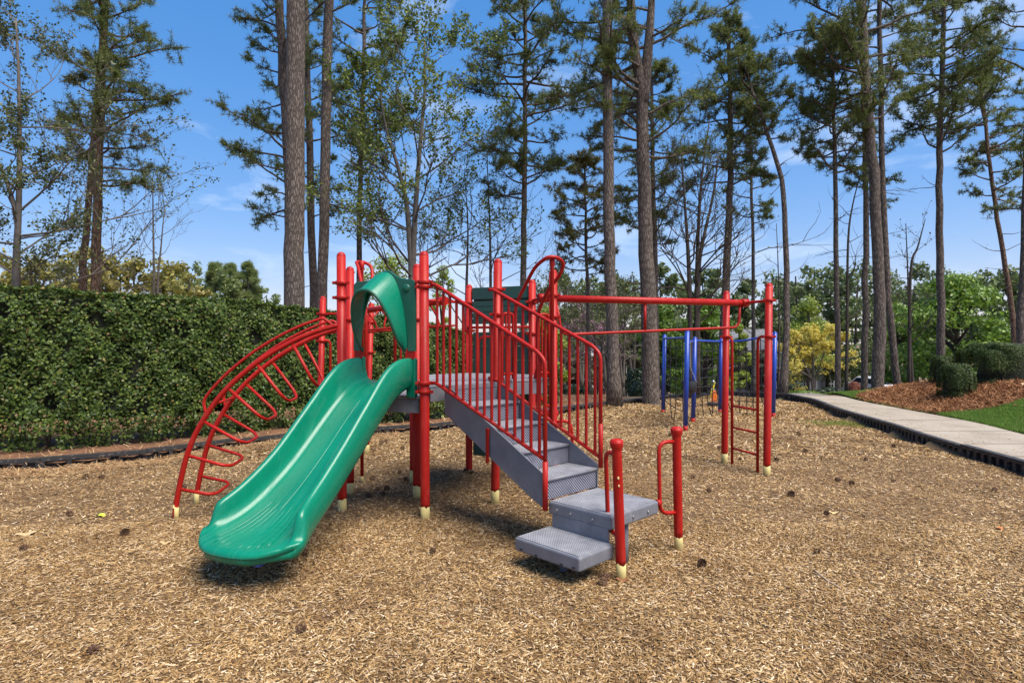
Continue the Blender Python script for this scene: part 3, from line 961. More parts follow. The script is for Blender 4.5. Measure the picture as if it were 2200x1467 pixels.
# ---- fire poles with hoops
def fire_pole(base, topz, leg1, leg2, zdeck, zshoulder):
    base = Vector(base); top = up(base, topz)
    fp = MB().tube([base - UP * .08 + UP * .15, up(base, topz - .10), up(base, topz - .085), top], [.021, .021, .028, .028], 12).build('fire_pole', RED, PS)
    MB().tube([base - UP * .05, base + UP * .12], .0205, 12).build('primer_base', CREAM, fp)
    l1, l2 = Vector(leg1), Vector(leg2)
    mid = (l1 + l2) / 2; outd = (base - mid).normalized(); lat = (l2 - l1).normalized()
    tip = up(base, topz - .01)
    pts = [up(l1, zdeck), up(l1, zshoulder), tip - outd * .16 - lat * .10 - UP * .075, tip - lat * .07 + outd * .02, tip + lat * .03 + outd * .05, tip + lat * .13 + outd * .03 - UP * .05, tip + lat * .12 - outd * .03 - UP * .17, tip - outd * .16 + lat * .07 - UP * .30, up(l2, zshoulder - .06), up(l2, zdeck)]
    MB().tube(fillet(pts, .16, 6), .019, 10).build('hoop', RED, fp)
    return fp
fire_pole((.405, 6.10, 0), 2.515, (.025, 6.44, 0), (.275, 6.60, 0), 1.0, 2.03)
fire_pole((-1.775, 7.16, 0), 2.615, (-1.60, 6.63, 0), (-1.27, 6.57, 0), 1.0, 2.03)

def barrier(p, q, z0, z1, n, name='barrier'):
    p, q = Vector(p), Vector(q)
    o = MB().tube(fillet([up(p, z0), up(p, z1), up(q, z1), up(q, z0)], .05, 4), .0155, 8).build(name, RED, PS)
    for k in range(1, n + 1):
        m = p.lerp(q, k / (n + 1)); MB().tube([up(m, z0), up(m, z1)], .011, 8, False).build('baluster', RED, o)
    MB().tube([up(p, z0 + .05), up(q, z0 + .05)], .0155, 8).build('bottom_bar', RED, o)
    return o
def near(p, q, t): return p.lerp(q, t)
barrier(near(C, Q1, .12), near(C, Q1, .30), 1.27, 1.955, 2)
barrier(near(C, Q1, .74), near(C, Q1, .92), 1.27, 1.955, 2)
barrier(near(E_, F_, .68), near(E_, F_, .92), 1.17, 1.95, 2)
barrier(near(F_, G_, .1), near(F_, G_, .9), 1.27, 1.95, 5)

# ---- beams
def cross(a, b, z):
    return MB().tube([up(a, z), up(b, z)], .019, 10)
mq = (Q1 + Q2) / 2; mr = (R1 + R2) / 2
bd = (mr - mq).normalized()
bm = MB().tube([up(mq, 2.165) - bd * .02, up(mr, 2.165) + bd * .06], .042, 14).build('track_beam', RED, PS)
cross(Q1, Q2, 2.165).build('cross_bar', RED, bm); cross(R1, R2, 2.165).build('cross_bar', RED, bm)
for m in (mq, mr):
    MB().tube([up(m, 2.165) - bd * .05, up(m, 2.165) + bd * .05], .052, 14).build('collar', RED, bm)
lo0, lo1 = up(mq + bd * .25, 1.74), up(mr - bd * .09, 1.845)
MB().tube(fillet([up(mq + bd * .18, 2.12), lo0, lo1, up(mr - bd * .07, 2.14)], .10, 6), .0165, 10).build('guide_rail', RED, bm)
hq = mq.lerp(mr, .48)
MB().tube([up(hq, 1.80), up(hq, 2.13)], .0165, 10).build('hanger', RED, bm)
# ladder between the outer posts
def loop_ladder(a, b, ztop, rungs, inset, depth=0):
    dd = (b - a).normalized()
    def leg(p, s):
        q = p + dd * inset * s
        return fillet([up(p, ztop), up(p + dd * inset * s * .98, ztop), up(q, -.05)], .14, 7)
    o = MB().tube(leg(a, 1), .0185, 10).build('loop_ladder', RED, PS)
    MB().tube(leg(b, -1), .0185, 10).build('ladder_leg', RED, o)
    for z in rungs:
        MB().tube([up(a + dd * inset, z), up(b - dd * inset, z)], .0145, 8).build('rung', RED, o)
loop_ladder(R1, R2, 1.72, (.22, .50, .79), .17)
loop_ladder(L1, L2, 1.68, (.25, .5, .8), .17)
mg = (G_ + D) / 2; ml = (L1 + L2) / 2
ld = (ml - mg).normalized(); lw = Vector((-ld.y, ld.x, 0))
b2 = MB().tube([up(mg, 2.165) - ld * .04, up(ml, 2.08) + ld * .05], .042, 14).build('ladder_beam', RED, PS)
cross(G_, D, 2.165).build('cross_bar', RED, b2); cross(L1, L2, 2.07).build('cross_bar', RED, b2)
MB().tube([up(mg, 2.165) - ld * .06, up(mg, 2.165) + ld * .06], .054, 14).build('collar', RED, b2)
for k in range(6):                                       # hanging triangular hand holds
    t = .12 + .76 * k / 5
    c = up(mg.lerp(ml, t), 2.165 - .085 * t)
    pts = [c, c - lw * .16 - UP * .16 + ld * .02, c - lw * .20 - UP * .30, c + lw * .20 - UP * .30, c + lw * .16 - UP * .16 + ld * .02, c]
    MB().tube(fillet(pts, .05, 3), .0125, 8).build('hand_hold', RED, b2)
for w in (-.21, .21):
    MB().tube([up(mg + lw * w, 1.865), up(ml + lw * w, 1.78)], .013, 8).build('side_rail', RED, b2)

# ---- green board wall between the rear posts, climbing panel below
cw_d = (Q2 - D).normalized(); cw_n = Vector((cw_d.y, -cw_d.x, 0))
wa, wb = D + cw_d * .055, Q2 - cw_d * .055
def board(z0, z1, th, name, parent, shift=0.0, mat=BOARD):
    c = up((wa + wb) / 2 + cw_n * shift, (z0 + z1) / 2)
    return MB().box(c, (wb - wa) / 2, cw_n * th, UP * (z1 - z0) / 2).build(name, mat, parent, bevel=.006)
cw = board(2.20, 2.355, .022, 'board_wall', PS)
for k in range(4):
    z1 = 2.178 - k * .074
    board(z1 - .071, z1, .017, 'board', cw)
for k in range(9):
    z1 = 1.78 - k * .178
    board(z1 - .173, z1, .016, 'board', cw, -.02)
board(1.93, 2.34, .004, 'backing', cw, -.026)
for z in (1.84,):
    MB().tube([up(D, z) + cw_n * .05, up(Q2, z) + cw_n * .05], .0165, 8).build('pipe', RED, cw)
loop = fillet([up(wa.lerp(wb, .15), 1.0) + cw_n * .06, up(wa.lerp(wb, .15), 1.72) + cw_n * .06, up(wa.lerp(wb, .80), 1.72) + cw_n * .06, up(wa.lerp(wb, .80), 1.0) + cw_n * .06], .10, 5)
MB().tube(loop, .0155, 8).build('pipe', RED, cw)
# bent step loops under the right hand beam
q1d = bd
for z_, outw in ((.80, .30), (.80, .27)):
    pass
lp = fillet([up(Q1, .78), up(Q1 + bd * .20 - Vector((0, .08, 0)), .80), up(Q1 + bd * .27 - Vector((0, .10, 0)), -.05)], .13, 6)
MB().tube(lp, .018, 10).build('step_loop', RED, PS)
lp = fillet([up(Q1, 1.62) , up(Q1 - Vector((.13, .0, 0)), 1.52), up(Q1 - Vector((.22, .02, 0)), 1.22), up(Q1 - Vector((.10, .02, 0)), .98), up(Q1, .93)], .10, 5)
MB().tube(lp, .016, 10).build('step_loop', RED, PS)
MB().box(up(Q1, .87) + Vector((-.06, .08, 0)), (.12, 0, 0), (0, .09, 0), (0, 0, .035)).build('step_pod', RED, PS, bevel=.02)

# ------------------------------------------------------------------ blue net climber
BN = empty('net_climber', (4.4, 13, 0), 'blue post frame hung with black rope nets at the back of the mulch', 'net climber')
def bpost(base, topz, lean=.04, r=.0445):
    base = Vector(base)
    top = Vector((base.x + lean, base.y, topz)); ax = (top - base).normalized()
    mb = MB().tube([base + ax * .07, top - ax * r], r, 14); mb.dome(top - ax * r, ax, r, r, 14)
    o = mb.build('post', BLUE, BN)
    MB().tube([base - ax * .08, base + ax * .075], r * .98, 12).build('red_base', RED, o)
    return base
n1, n2, n3, n4, n5 = [bpost(b, z) for b, z in (((3.28, 11.45, 0), 1.885), ((3.53, 14.15, 0), 1.83), ((3.77, 12.6, 0), 1.76), ((4.88, 14.2, 0), 1.75), ((5.83, 13.5, 0), 1.885))]
def net(a, b, z0, z1, sag=.0, nv=6, nh=7):
    t0, t1 = .10, .90
    bar = [up(a, z0), up(a.lerp(b, .5), (z0 + z1) / 2 - sag), up(b, z1)]
    o = MB().tube(spline(bar, 5), .024, 10).build('top_bar', BLUE, BN)
    dn = (b - a).normalized(); nn = Vector((-dn.y, dn.x, 0))
    for k in range(nv):
        t = t0 + (t1 - t0) * k / (nv - 1)
        p = a.lerp(b, t); zt = z0 + (z1 - z0) * t - sag * (1 - abs(2 * t - 1))
        j = rnd.uniform(-.08, .08)
        MB().tube([up(p, zt), up(p + dn * j * .3, .9), up(p + dn * j * .4, .35), up(p + dn * j * 2 + nn * rnd.uniform(-.15, .15), .0)], .0095, 6, False).build('rope', ROPE, o)
    for k in range(nh):
        z = .30 + (min(z0, z1) - .5) * k / (nh - 1)
        p, q = a.lerp(b, t0), a.lerp(b, t1)
        MB().tube([up(p, z + .01), up(p.lerp(q, .3), z - .012), up(p.lerp(q, .7), z - .015), up(q, z + .008)], .0095, 6, False).build('rope', ROPE, o)
net(n2, n1, 1.73, 1.73, 0, 4); net(n3, n4, 1.68, 1.66, 0, 5); net(n4, n5, 1.66, 1.83, .06, 7)
MB().tube([up(n1, 1.66), up(n3, 1.66)], .024, 10).build('top_bar', BLUE, BN)

# infant swing seat hung in the blue frame
sc_ = up(n1.lerp(n3, .5), .85)
SW = empty('swing_seat', sc_, 'black bucket swing seat hanging on grey chains in the blue frame', 'swing')
seat = MB()
rows = []
for (r_, z_) in ((.13, .88), (.145, .80), (.14, .70), (.10, .635), (.03, .62)):
    rows.append([sc_ * 1 + Vector((math.cos(a) * r_, math.sin(a) * r_ * .9, z_ - .85)) for a in np.linspace(0, 2 * math.pi, 15)[:-1]])
seat.grid(rows, closed_u=True)
seat.face(range(len(seat.v) - 14, len(seat.v)))
seat.build('bucket', BLACKP, SW)
MB().tube([sc_ + Vector((-.17, 0, -.01)), sc_ + Vector((.17, 0, -.01))], .025, 8).build('front_bar', BLACKP, SW)
for s in (-1, 1):
    ch = MB(); p = sc_ + Vector((s * .13, 0, .02)); q = sc_ + Vector((s * .02, s * .02, .30)); r_ = sc_ + Vector((s * .02, s * .02, .80))
    n_ = 26; path = [p.lerp(q, k / 8) for k in range(8)] + [q.lerp(r_, k / 18) for k in range(19)]
    for k, c in enumerate(path):
        ax = Vector((1, 0, 0)) if k % 2 else Vector((0, 1, 0))
        ring = [c + (ax * math.cos(a) * .011 + UP * math.sin(a) * .021) for a in np.linspace(0, 2 * math.pi, 7)]
        ch.tube(ring, .0045, 4, False)
    ch.build('chain', STEEL, SW)
MB().tube([sc_ + UP * .76, sc_ + Vector((-.06, 0, .83))], .05, 10).build('hanger', STEEL, SW)

# ------------------------------------------------------------------ spring rider
sr = gnd(1534, 871)
SR = empty('spring_rider', sr, 'orange and yellow spring rider on a black base behind the rope net', 'spring rider')
k_ = sr.y / F
def SP(px, py, dy=0): return Vector(((px - CX) * (sr.y + dy) / F, sr.y + dy, H - (py - CY) * (sr.y + dy) / F))
MB().bb(sr.x - .14, sr.x + .17, sr.y - .06, sr.y + .12, 0, .09).build('base', BLACKP, SR, bevel=.02)
MB().tube([sr + Vector((.02 + .05 * math.cos(t * 2.2), .03 + .05 * math.sin(t * 2.2), .09 + .012 * t)) for t in range(14)], .012, 6).build('spring', BLACKP, SR)
def flat(pts, y, th, name, mat):
    MB().prism([SP(x, yy, y) for x, yy in pts], (0, th, 0)).build(name, mat, SR, bevel=.012)
flat([(1528, 872), (1529, 848), (1533, 839), (1538, 839), (1541, 850), (1540, 873)], -.03, .03, 'side_panel', ORANGE)
flat([(1524, 856), (1528, 838), (1533, 822), (1538, 821), (1534, 836), (1531, 848)], .05, .03, 'front_panel', YELLOW)
flat([(1530, 868), (1531, 848), (1534, 842), (1539, 842), (1541, 852), (1540, 868)], .14, .03, 'side_panel', ORANGE)
MB().dome(SP(1532, 821, .05), UP, .05, .06, 10).build('head', STEEL, SR)
MB().tube([SP(1528, 836, -.05), SP(1538, 836, .2)], .012, 8).build('handle', STEEL, SR)
MB().bb(sr.x - .02, sr.x + .1, sr.y - .02, sr.y + .15, .24, .27).build('seat', YELLOW, SR, bevel=.008)

# ------------------------------------------------------------------ pine cones and fallen leaves
CONE = leafy('cone_scale', [(0, (.05, .026, .015)), (.6, (.11, .055, .03)), (1, (.20, .12, .07))], .8, 0, .3)
cv, cf = [], []
for i in range(46):                                        # scales in a spiral
    t = i / 46; ph = i * 2.4; zc = -.04 + .08 * t; R_ = .028 * math.sin(math.pi * (.12 + .84 * t)) ** .8 + .004
    c = Vector((math.cos(ph) * R_, math.sin(ph) * R_, zc)); outv = Vector((math.cos(ph), math.sin(ph), .5)).normalized(); s = Vector((-math.sin(ph), math.cos(ph), 0))
    b = len(cv)
    cv += [c * .35 + Vector((0, 0, zc * .65)), c + s * .009, c + outv * .013, c - s * .009, c + Vector((0, 0, -.006))]
    cf += [(b, b + 1, b + 2), (b, b + 2, b + 3), (b, b + 4, b + 1), (b, b + 3, b + 4), (b + 1, b + 4, b + 2), (b + 4, b + 3, b + 2)]
cme = bpy.data.meshes.new('pine_cone'); cme.from_pydata([tuple(v) for v in cv], [], cf); cme.materials.append(CONE)
cones = [(820, 950), (828, 948), (858, 1013), (872, 1028), (831, 1050), (811, 1052), (821, 1064), (793, 1068), (865, 962), (800, 1029), (1010, 1012), (1000, 1008), (930, 1186), (657, 1197), (1523, 1060), (1775, 1105), (1800, 1032), (1920, 1030), (2137, 1051), (1700, 1068), (1730, 968), (1645, 890), (1368, 962), (1510, 936), (1488, 1031), (1508, 1213), (200, 1394), (268, 1147), (219, 1027), (184, 1025), (52, 1178), (647, 1354), (150, 1100), (455, 1002), (395, 1045), (1294, 1255), (1300, 1242), (1545, 960), (1716, 935), (1830, 1040), (1590, 985), (1668, 985), (1735, 920), (1920, 960), (1860, 990), (1190, 1035), (1755, 1190), (1440, 935)]
for i, (px, py) in enumerate(cones):
    p = gnd(px, py)
    o = bpy.data.objects.new('pine_cone', cme); COL.objects.link(o)
    o.location = (p.x, p.y, float(gz(np.float64(p.x), np.float64(p.y))) + .026)
    o.rotation_euler = (math.radians(90 + rnd.uniform(-25, 25)), rnd.uniform(-.3, .3), rnd.uniform(0, 6.28))
    o.scale = (rnd.uniform(.6, .95),) * 3
    tag(o, 'small dark pine cone lying on the wood chips', 'pine cone', 'pine cones on the mulch')
def fallen(px, py, colr, size, label, name='fallen_leaf'):
    p = gnd(px, py); mb = MB()
    yaw = rnd.uniform(0, 6.28); n = 10; z = float(gz(np.float64(p.x), np.float64(p.y))) + .012
    pts = []
    for k in range(n):
        a = 2 * math.pi * k / n; r_ = size * (1 if k % 2 == 0 else .72) * (.6 + .4 * abs(math.cos(a)))
        pts.append(Vector((p.x + math.cos(a + yaw) * r_, p.y + math.sin(a + yaw) * r_, z + .012 * math.sin(2 * a + 1) + .004)))
    mb.v = [Vector((p.x, p.y, z + .004))] + pts
    for k in range(n): mb.face((0, 1 + k, 1 + (k + 1) % n), True)
    o = mb.build(name, coated(name + '_skin', colr, .6, .25, 60)); tag(o, label, 'leaf')
fallen(215, 1105, (.62, .72, .05), .055, 'bright yellow-green leaf scrap on the mulch left of the climber')
fallen(55, 1140, (.55, .38, .18), .085, 'pale tan dry leaf on the mulch near the left edge')
fallen(356, 1168, (.55, .36, .16), .05, 'tan dry leaf on the mulch left of the slide lip')
fallen(1336, 1240, (.22, .085, .03), .05, 'brown curled leaf at the foot of the near grab post')
fallen(2147, 1137, (.50, .16, .03), .045, 'orange dry leaf on the mulch at the right')
fallen(1790, 1102, (.6, .44, .2), .045, 'straw coloured leaf beside a pine cone on the right')

# chips kicked onto the concrete, leaves blown on the lawn
P = scatter(700, (6.4, 9, 3, 16), lambda x, y: (x > np.interp(y, [p[1] for p in path_l], [p[0] for p in path_l]) + .05) & (x < path_edge(y) - .05) & (rng.random(len(x)) < np.exp(-(x - np.interp(y, [p[1] for p in path_l], [p[0] for p in path_l])) * 2.2)))
V1 = chips(P, np.array([path_z(a, b) for a, b in P]) + .002, (.02, .06), (.006, .014), (.001, .003), .1, False)
P = scatter(60, (8.2, 13, 6, 18), lambda x, y: grass_mask(x, y) | straw_mask(x, y))
V2 = chips(P, terrain(P[:, 0], P[:, 1]) + .055, (.06, .12), (.04, .07), (.001, .003), .3, False)
V, Fa = join([V1, V2])
tag(link('blown_debris', np_mesh('blown_debris', V, Fa), CHIP), 'stray chips and dead leaves on the path and bank', 'debris', kind='stuff')

# a thin dead twig lying on the chips
tw = [gnd(x, y) + UP * .012 for x, y in ((1748, 1226), (1765, 1240), (1780, 1252), (1795, 1260), (1806, 1267))]
t_o = MB().tube(tw, [.005, .005, .0045, .004, .002], 6).build('dead_twig', coated('dry_twig', (.45, .35, .24), .8, .2, 20))
tag(t_o, 'thin pale forked twig lying on the mulch at right', 'twig')
MB().tube([tw[2], gnd(1779, 1262) + UP * .01], [.004, .0015], 5).build('side_shoot', coated('dry_twig2', (.45, .35, .24), .8, .2, 20), t_o)

# ------------------------------------------------------------------ foliage helpers
def unit(n):
    v = rng.normal(0, 1, (n, 3)); return v / np.linalg.norm(v, axis=1)[:, None]

def leaves(C, N, ln, wd, fold=0.0):
    """one pointed leaf (4 corners) per centre C facing N"""
    n = len(C)
    t = np.cross(N, unit(n)); t /= np.linalg.norm(t, axis=1)[:, None] + 1e-9
    s = np.cross(N, t)
    l = rng.uniform(*ln, n)[:, None] * .5; w = rng.uniform(*wd, n)[:, None] * .5
    V = np.stack([C - t * l, C + s * w - t * l * .15, C + t * l - N * l * fold, C - s * w - t * l * .15], 1).reshape(-1, 3)
    return V, np.arange(4 * n).reshape(-1, 4)

def needles(C, A, K, ln, w):
    """tuft of K needle blades at every centre C pointing about axis A"""
    n = len(C)
    d_ = np.repeat(A, K, 0) * .55 + unit(n * K); d_ /= np.linalg.norm(d_, axis=1)[:, None]
    c = np.repeat(C, K, 0); s = np.cross(d_, unit(n * K)); s /= np.linalg.norm(s, axis=1)[:, None] + 1e-9
    l = rng.uniform(*ln, n * K)[:, None]
    V = np.stack([c - s * w + d_ * l * .12, c + s * w + d_ * l * .12, c + d_ * l], 1).reshape(-1, 3)
    return V, np.arange(3 * n * K).reshape(-1, 3)

PINE_LEAF = leafy('pine_needles', [(0, (.055, .080, .02)), (.45, (.115, .155, .036)), (.8, (.19, .22, .055)), (1, (.28, .26, .09))], .55, .5)
PINE_YEL = leafy('yellowing_pine_needles', [(0, (.05, .06, .015)), (.45, (.12, .12, .025)), (.8, (.21, .19, .04)), (1, (.30, .25, .06))], .55, .4)
BUD = leafy('spring_leaf', [(0, (.06, .095, .018)), (.5, (.13, .19, .03)), (1, (.26, .30, .06))], .5, .45)
BUDD = leafy('dull_spring_leaf', [(0, (.05, .07, .02)), (.5, (.10, .13, .03)), (1, (.2, .2, .06))], .5, .4)
BARK = barky('pine_bark', (.055, .041, .033), (.15, .115, .09), (.27, .215, .175))
BARKW = barky('warm_pine_bark', (.05, .028, .018), (.18, .105, .065), (.30, .19, .125))
TWIGM = earthy('dark_twig_bark', [(.3, (.035, .026, .02)), (.7, (.09, .07, .055))], 6, 40, .5, .01, .95)
GREYB = earthy('grey_smooth_bark', [(.3, (.075, .062, .05)), (.7, (.17, .145, .12))], 6, 40, .5, .01, .95)

def path_at(path, t):
    L_ = [0]
    for a, b in zip(path, path[1:]): L_.append(L_[-1] + (b - a).length)
    s = t * L_[-1]
    for i in range(len(path) - 1):
        if s <= L_[i + 1] or i == len(path) - 2:
            return path[i].lerp(path[i + 1], (s - L_[i]) / max(1e-6, L_[i + 1] - L_[i]))

def trunk_world(pts, Y, zbase=None):
    w = [at(x, y, Y) for x, y in pts]                    # top first
    w = w[::-1]
    if w[0].z > (zbase if zbase is not None else 0):
        zb = zbase if zbase is not None else float(terrain(np.float64(w[0].x), np.float64(Y)))
        w = [Vector((w[0].x + (w[0].x - w[1].x) * .2, w[0].y, zb - .12))] + w
    return spline(w, 4)

def pine(label, pts, Y, r0, r1, crown, seed, forks=(), mat=BARK, leaf=PINE_LEAF, dead=4, group='pine trees around the playground', dens=1.0, lean=0.0, tuft=(.08, .19)):
    """crown = (y_top px, y_bottom px, half width px, number of boughs, bias to the right -1..1)"""
    R = random.Random(seed)
    tr = trunk_world(pts, Y)
    base = tr[0].copy(); base.z += .12
    T = empty('pine_tree', base, label, 'tree', group)
    n = len(tr)
    rad = [r0 + (r1 - r0) * (i / (n - 1)) ** .8 for i in range(n)]
    rad[0] = r0 * 1.35; rad[1] = r0 * 1.12
    mb = MB()
    tr2 = [p + Vector((R.gauss(0, .012), R.gauss(0, .012), 0)) for p in tr]
    mb.tube(tr2, rad, 14)
    stems = [(tr, rad)]
    for f in forks:
        fp = spline([at(x, y, Y) for x, y in f], 4); fr = [r0 * .62 + (r1 * .6 - r0 * .62) * i / (len(fp) - 1) for i in range(len(fp))]
        mb.tube(fp, fr, 10); stems.append((fp, fr))
    tc, ta = [], []
    k = Y / F
    ztop, zbot = H - (crown[0] - CY) * k, H - (crown[1] - CY) * k
    half = crown[2] * k
    def bough(start, az, elev, ln, r, bare=False):
        dirv = Vector((math.cos(az) * math.cos(elev), math.sin(az) * math.cos(elev), math.sin(elev)))
        p = start.copy(); pts_ = [p.copy()]; m = 7
        for i in range(m):
            dirv = (dirv + Vector((R.gauss(0, .17), R.gauss(0, .17), R.gauss(.035, .13)))).normalized()
            p = p + dirv * ln / m; pts_.append(p.copy())
        mb.tube(pts_, [r * (1 - .82 * i / m) for i in range(m + 1)], 5, False)
        if bare:
            for _ in range(3):
                q = path_at(pts_, R.uniform(.3, .9)); dd = (dirv + Vector((R.gauss(0, .6), R.gauss(0, .6), R.gauss(0, .5)))).normalized()
                mb.tube([q, q + dd * ln * .12, q + dd * ln * .22 + Vector((0, 0, R.gauss(0, .05)))], [r * .35, r * .25, r * .1], 4, False)
            return
        nt = int((5 + ln * 5.6) * dens)
        for j in range(nt):
            t = R.uniform(.26, 1.0) ** .8
            q = path_at(pts_, t)
            tl = R.uniform(.22, .62) * (1.15 - .5 * t) * min(1.2, .5 + ln / 3)
            td = (dirv * .6 + Vector((R.gauss(0, .65), R.gauss(0, .65), R.gauss(.14, .4)))).normalized()
            e1 = q + td * tl * .5 + Vector((0, 0, R.uniform(-.02, .04))); e2 = q + td * tl
            mb.tube([q, e1, e2], [r * .28 + .004, .006, .004], 3, False)
            for c in (e2, e1.lerp(e2, .35), q.lerp(e1, .8)):
                tc.append(c); ta.append(td)
            if R.random() < .6:
                td2 = (td + Vector((R.gauss(0, .6), R.gauss(0, .6), R.gauss(.1, .3)))).normalized()
                e3 = e1 + td2 * tl * .55
                mb.tube([e1, e3], [.005, .003], 3, False); tc.append(e3); ta.append(td2); tc.append(e1.lerp(e3, .5)); ta.append(td2)
        tc.append(pts_[-1]); ta.append(dirv)
    nb = crown[3]
    for i in range(nb):
        stem, srad = stems[i % len(stems)] if len(stems) > 1 and i % 3 else stems[0]
        zz = zbot + (ztop - zbot) * ((i + R.uniform(-.4, .4)) / nb)
        cand = [p for p in stem]
        j = min(range(len(cand)), key=lambda q: abs(cand[q].z - zz))
        if len(stems) > 1 and abs(cand[j].z - zz) > .8:
            stem = max(stems, key=lambda s_: s_[0][-1].z)[0] if zz > tr[-1].z else tr
            j = min(range(len(stem)), key=lambda q: abs(stem[q].z - zz))
        a, b = stem[max(0, j - 1)], stem[min(len(stem) - 1, j + 1)]
        st_ = stem[j].copy()
        if abs(b.z - a.z) > 1e-3:
            u = (zz - a.z) / (b.z - a.z); st_ = a.lerp(b, min(1, max(0, u)))
        s = max(0, min(1, (zz - zbot) / max(.1, ztop - zbot)))
        az = i * 2.4 + R.uniform(-.6, .6)
        if R.random() < abs(crown[4]): az = R.uniform(-1.1, 1.1) + (0 if crown[4] > 0 else math.pi)
        prof = (.5 + .62 * math.sin(math.pi * min(1, s * .8 + .22)))
        ln = half * prof * R.uniform(.55, 1.12) * (1 - .35 * max(0, s - .8) / .2)
        bough(st_, az, R.uniform(-.15, .45) + .5 * max(0, s - .6), ln, .018 + .012 * ln)
    # leader
    for p in (tr[-1], *[s[0][-1] for s in stems[1:]]):
        if p.z <= ztop + 1.5:
            for _ in range(6):
                bough(p - Vector((0, 0, R.uniform(0, .4))), R.uniform(0, 6.28), R.uniform(.4, 1.2), half * .4, .02)
    for _ in range(dead):
        zz = zbot - R.uniform(.1, .55) * min(4, zbot)
        st_ = min(tr, key=lambda p: abs(p.z - zz))
        bough(st_, R.uniform(0, 6.28), R.uniform(-.3, .3), R.uniform(.5, 1.4), .014, True)
    mb.build('trunk', mat, T)
    if tc:
        o0 = np.array(base)
        V, Fa = needles(np.array([tuple(c) for c in tc]) - o0, np.array([tuple(c) for c in ta]), 15, tuft, .0082 * Y / 17)
        link('crown', np_mesh('crown', V, Fa), leaf, T)
    return T

def broadleaf(label, stems, Y, r0, seed, levels=4, leaf=BUD, nleaf=3, lsize=(.05, .10), spread=.55, blen=.42, name='budding_tree', bark=GREYB, group='deciduous trees around the playground', twigs=4, upb=.18, first=.3):
    R = random.Random(seed)
    st = [trunk_world(s, Y) for s in stems]
    base = st[0][0].copy(); base.z += .12
    T = empty(name, base, label, 'tree', group)
    mb = MB(); lc = []
    def grow(p, dirv, ln, r, lev):
        m = 4; pts_ = [p.copy()]
        for i in range(m):
            dirv = (dirv + Vector((R.gauss(0, .2), R.gauss(0, .2), R.gauss(upb * .35, .14)))).normalized()
            p = p + dirv * ln / m; pts_.append(p.copy())
        mb.tube(pts_, [max(.0028, r * (1 - .7 * i / m)) for i in range(m + 1)], 4 if lev > 1 else 6, False)
        if lev >= levels - 1:
            for _ in range(nleaf):
                q = path_at(pts_, R.uniform(.25, 1)); lc.append(q + Vector((R.gauss(0, .05), R.gauss(0, .05), R.gauss(0, .05))))
        if lev < levels:
            for i in range(twigs):
                t = R.uniform(.3, 1)
                q = path_at(pts_, t)
                nd = (dirv + Vector((R.gauss(0, spread), R.gauss(0, spread), R.gauss(upb, spread * .6)))).normalized()
                grow(q, nd, ln * R.uniform(.45, .75), r * .5, lev + 1)
    for s in st:
        n = len(s); L_ = sum((b - a).length for a, b in zip(s, s[1:]))
        rad = [r0 * (1 - .8 * i / (n - 1)) for i in range(n)]; rad[0] = r0 * 1.3
        mb.tube(s, rad, 9)
        nb = int(5 + L_ * 1.1)
        for i in range(nb):
            t = first + (1 - first) * (i + R.random()) / nb
            q = path_at(s, t); az = R.uniform(0, 6.28); el = R.uniform(.1, .8)
            dv = Vector((math.cos(az) * math.cos(el), math.sin(az) * math.cos(el), math.sin(el)))
            grow(q, dv, L_ * blen * (1.15 - .75 * t) * R.uniform(.6, 1.1) , r0 * (1 - .75 * t) * .5, 1)
    mb.build('trunk', bark, T)
    if lc and nleaf:
        C_ = np.array([tuple(c) for c in lc]) - np.array(base)
        N_l = unit(len(C_)); N_l[:, 2] = np.abs(N_l[:, 2]) + .2; N_l /= np.linalg.norm(N_l, axis=1)[:, None]
        V, Fa = leaves(C_, N_l, lsize, (lsize[0] * .5, lsize[1] * .6), .2)
        link('crown', np_mesh('crown', V, Fa), leaf, T)
    return T

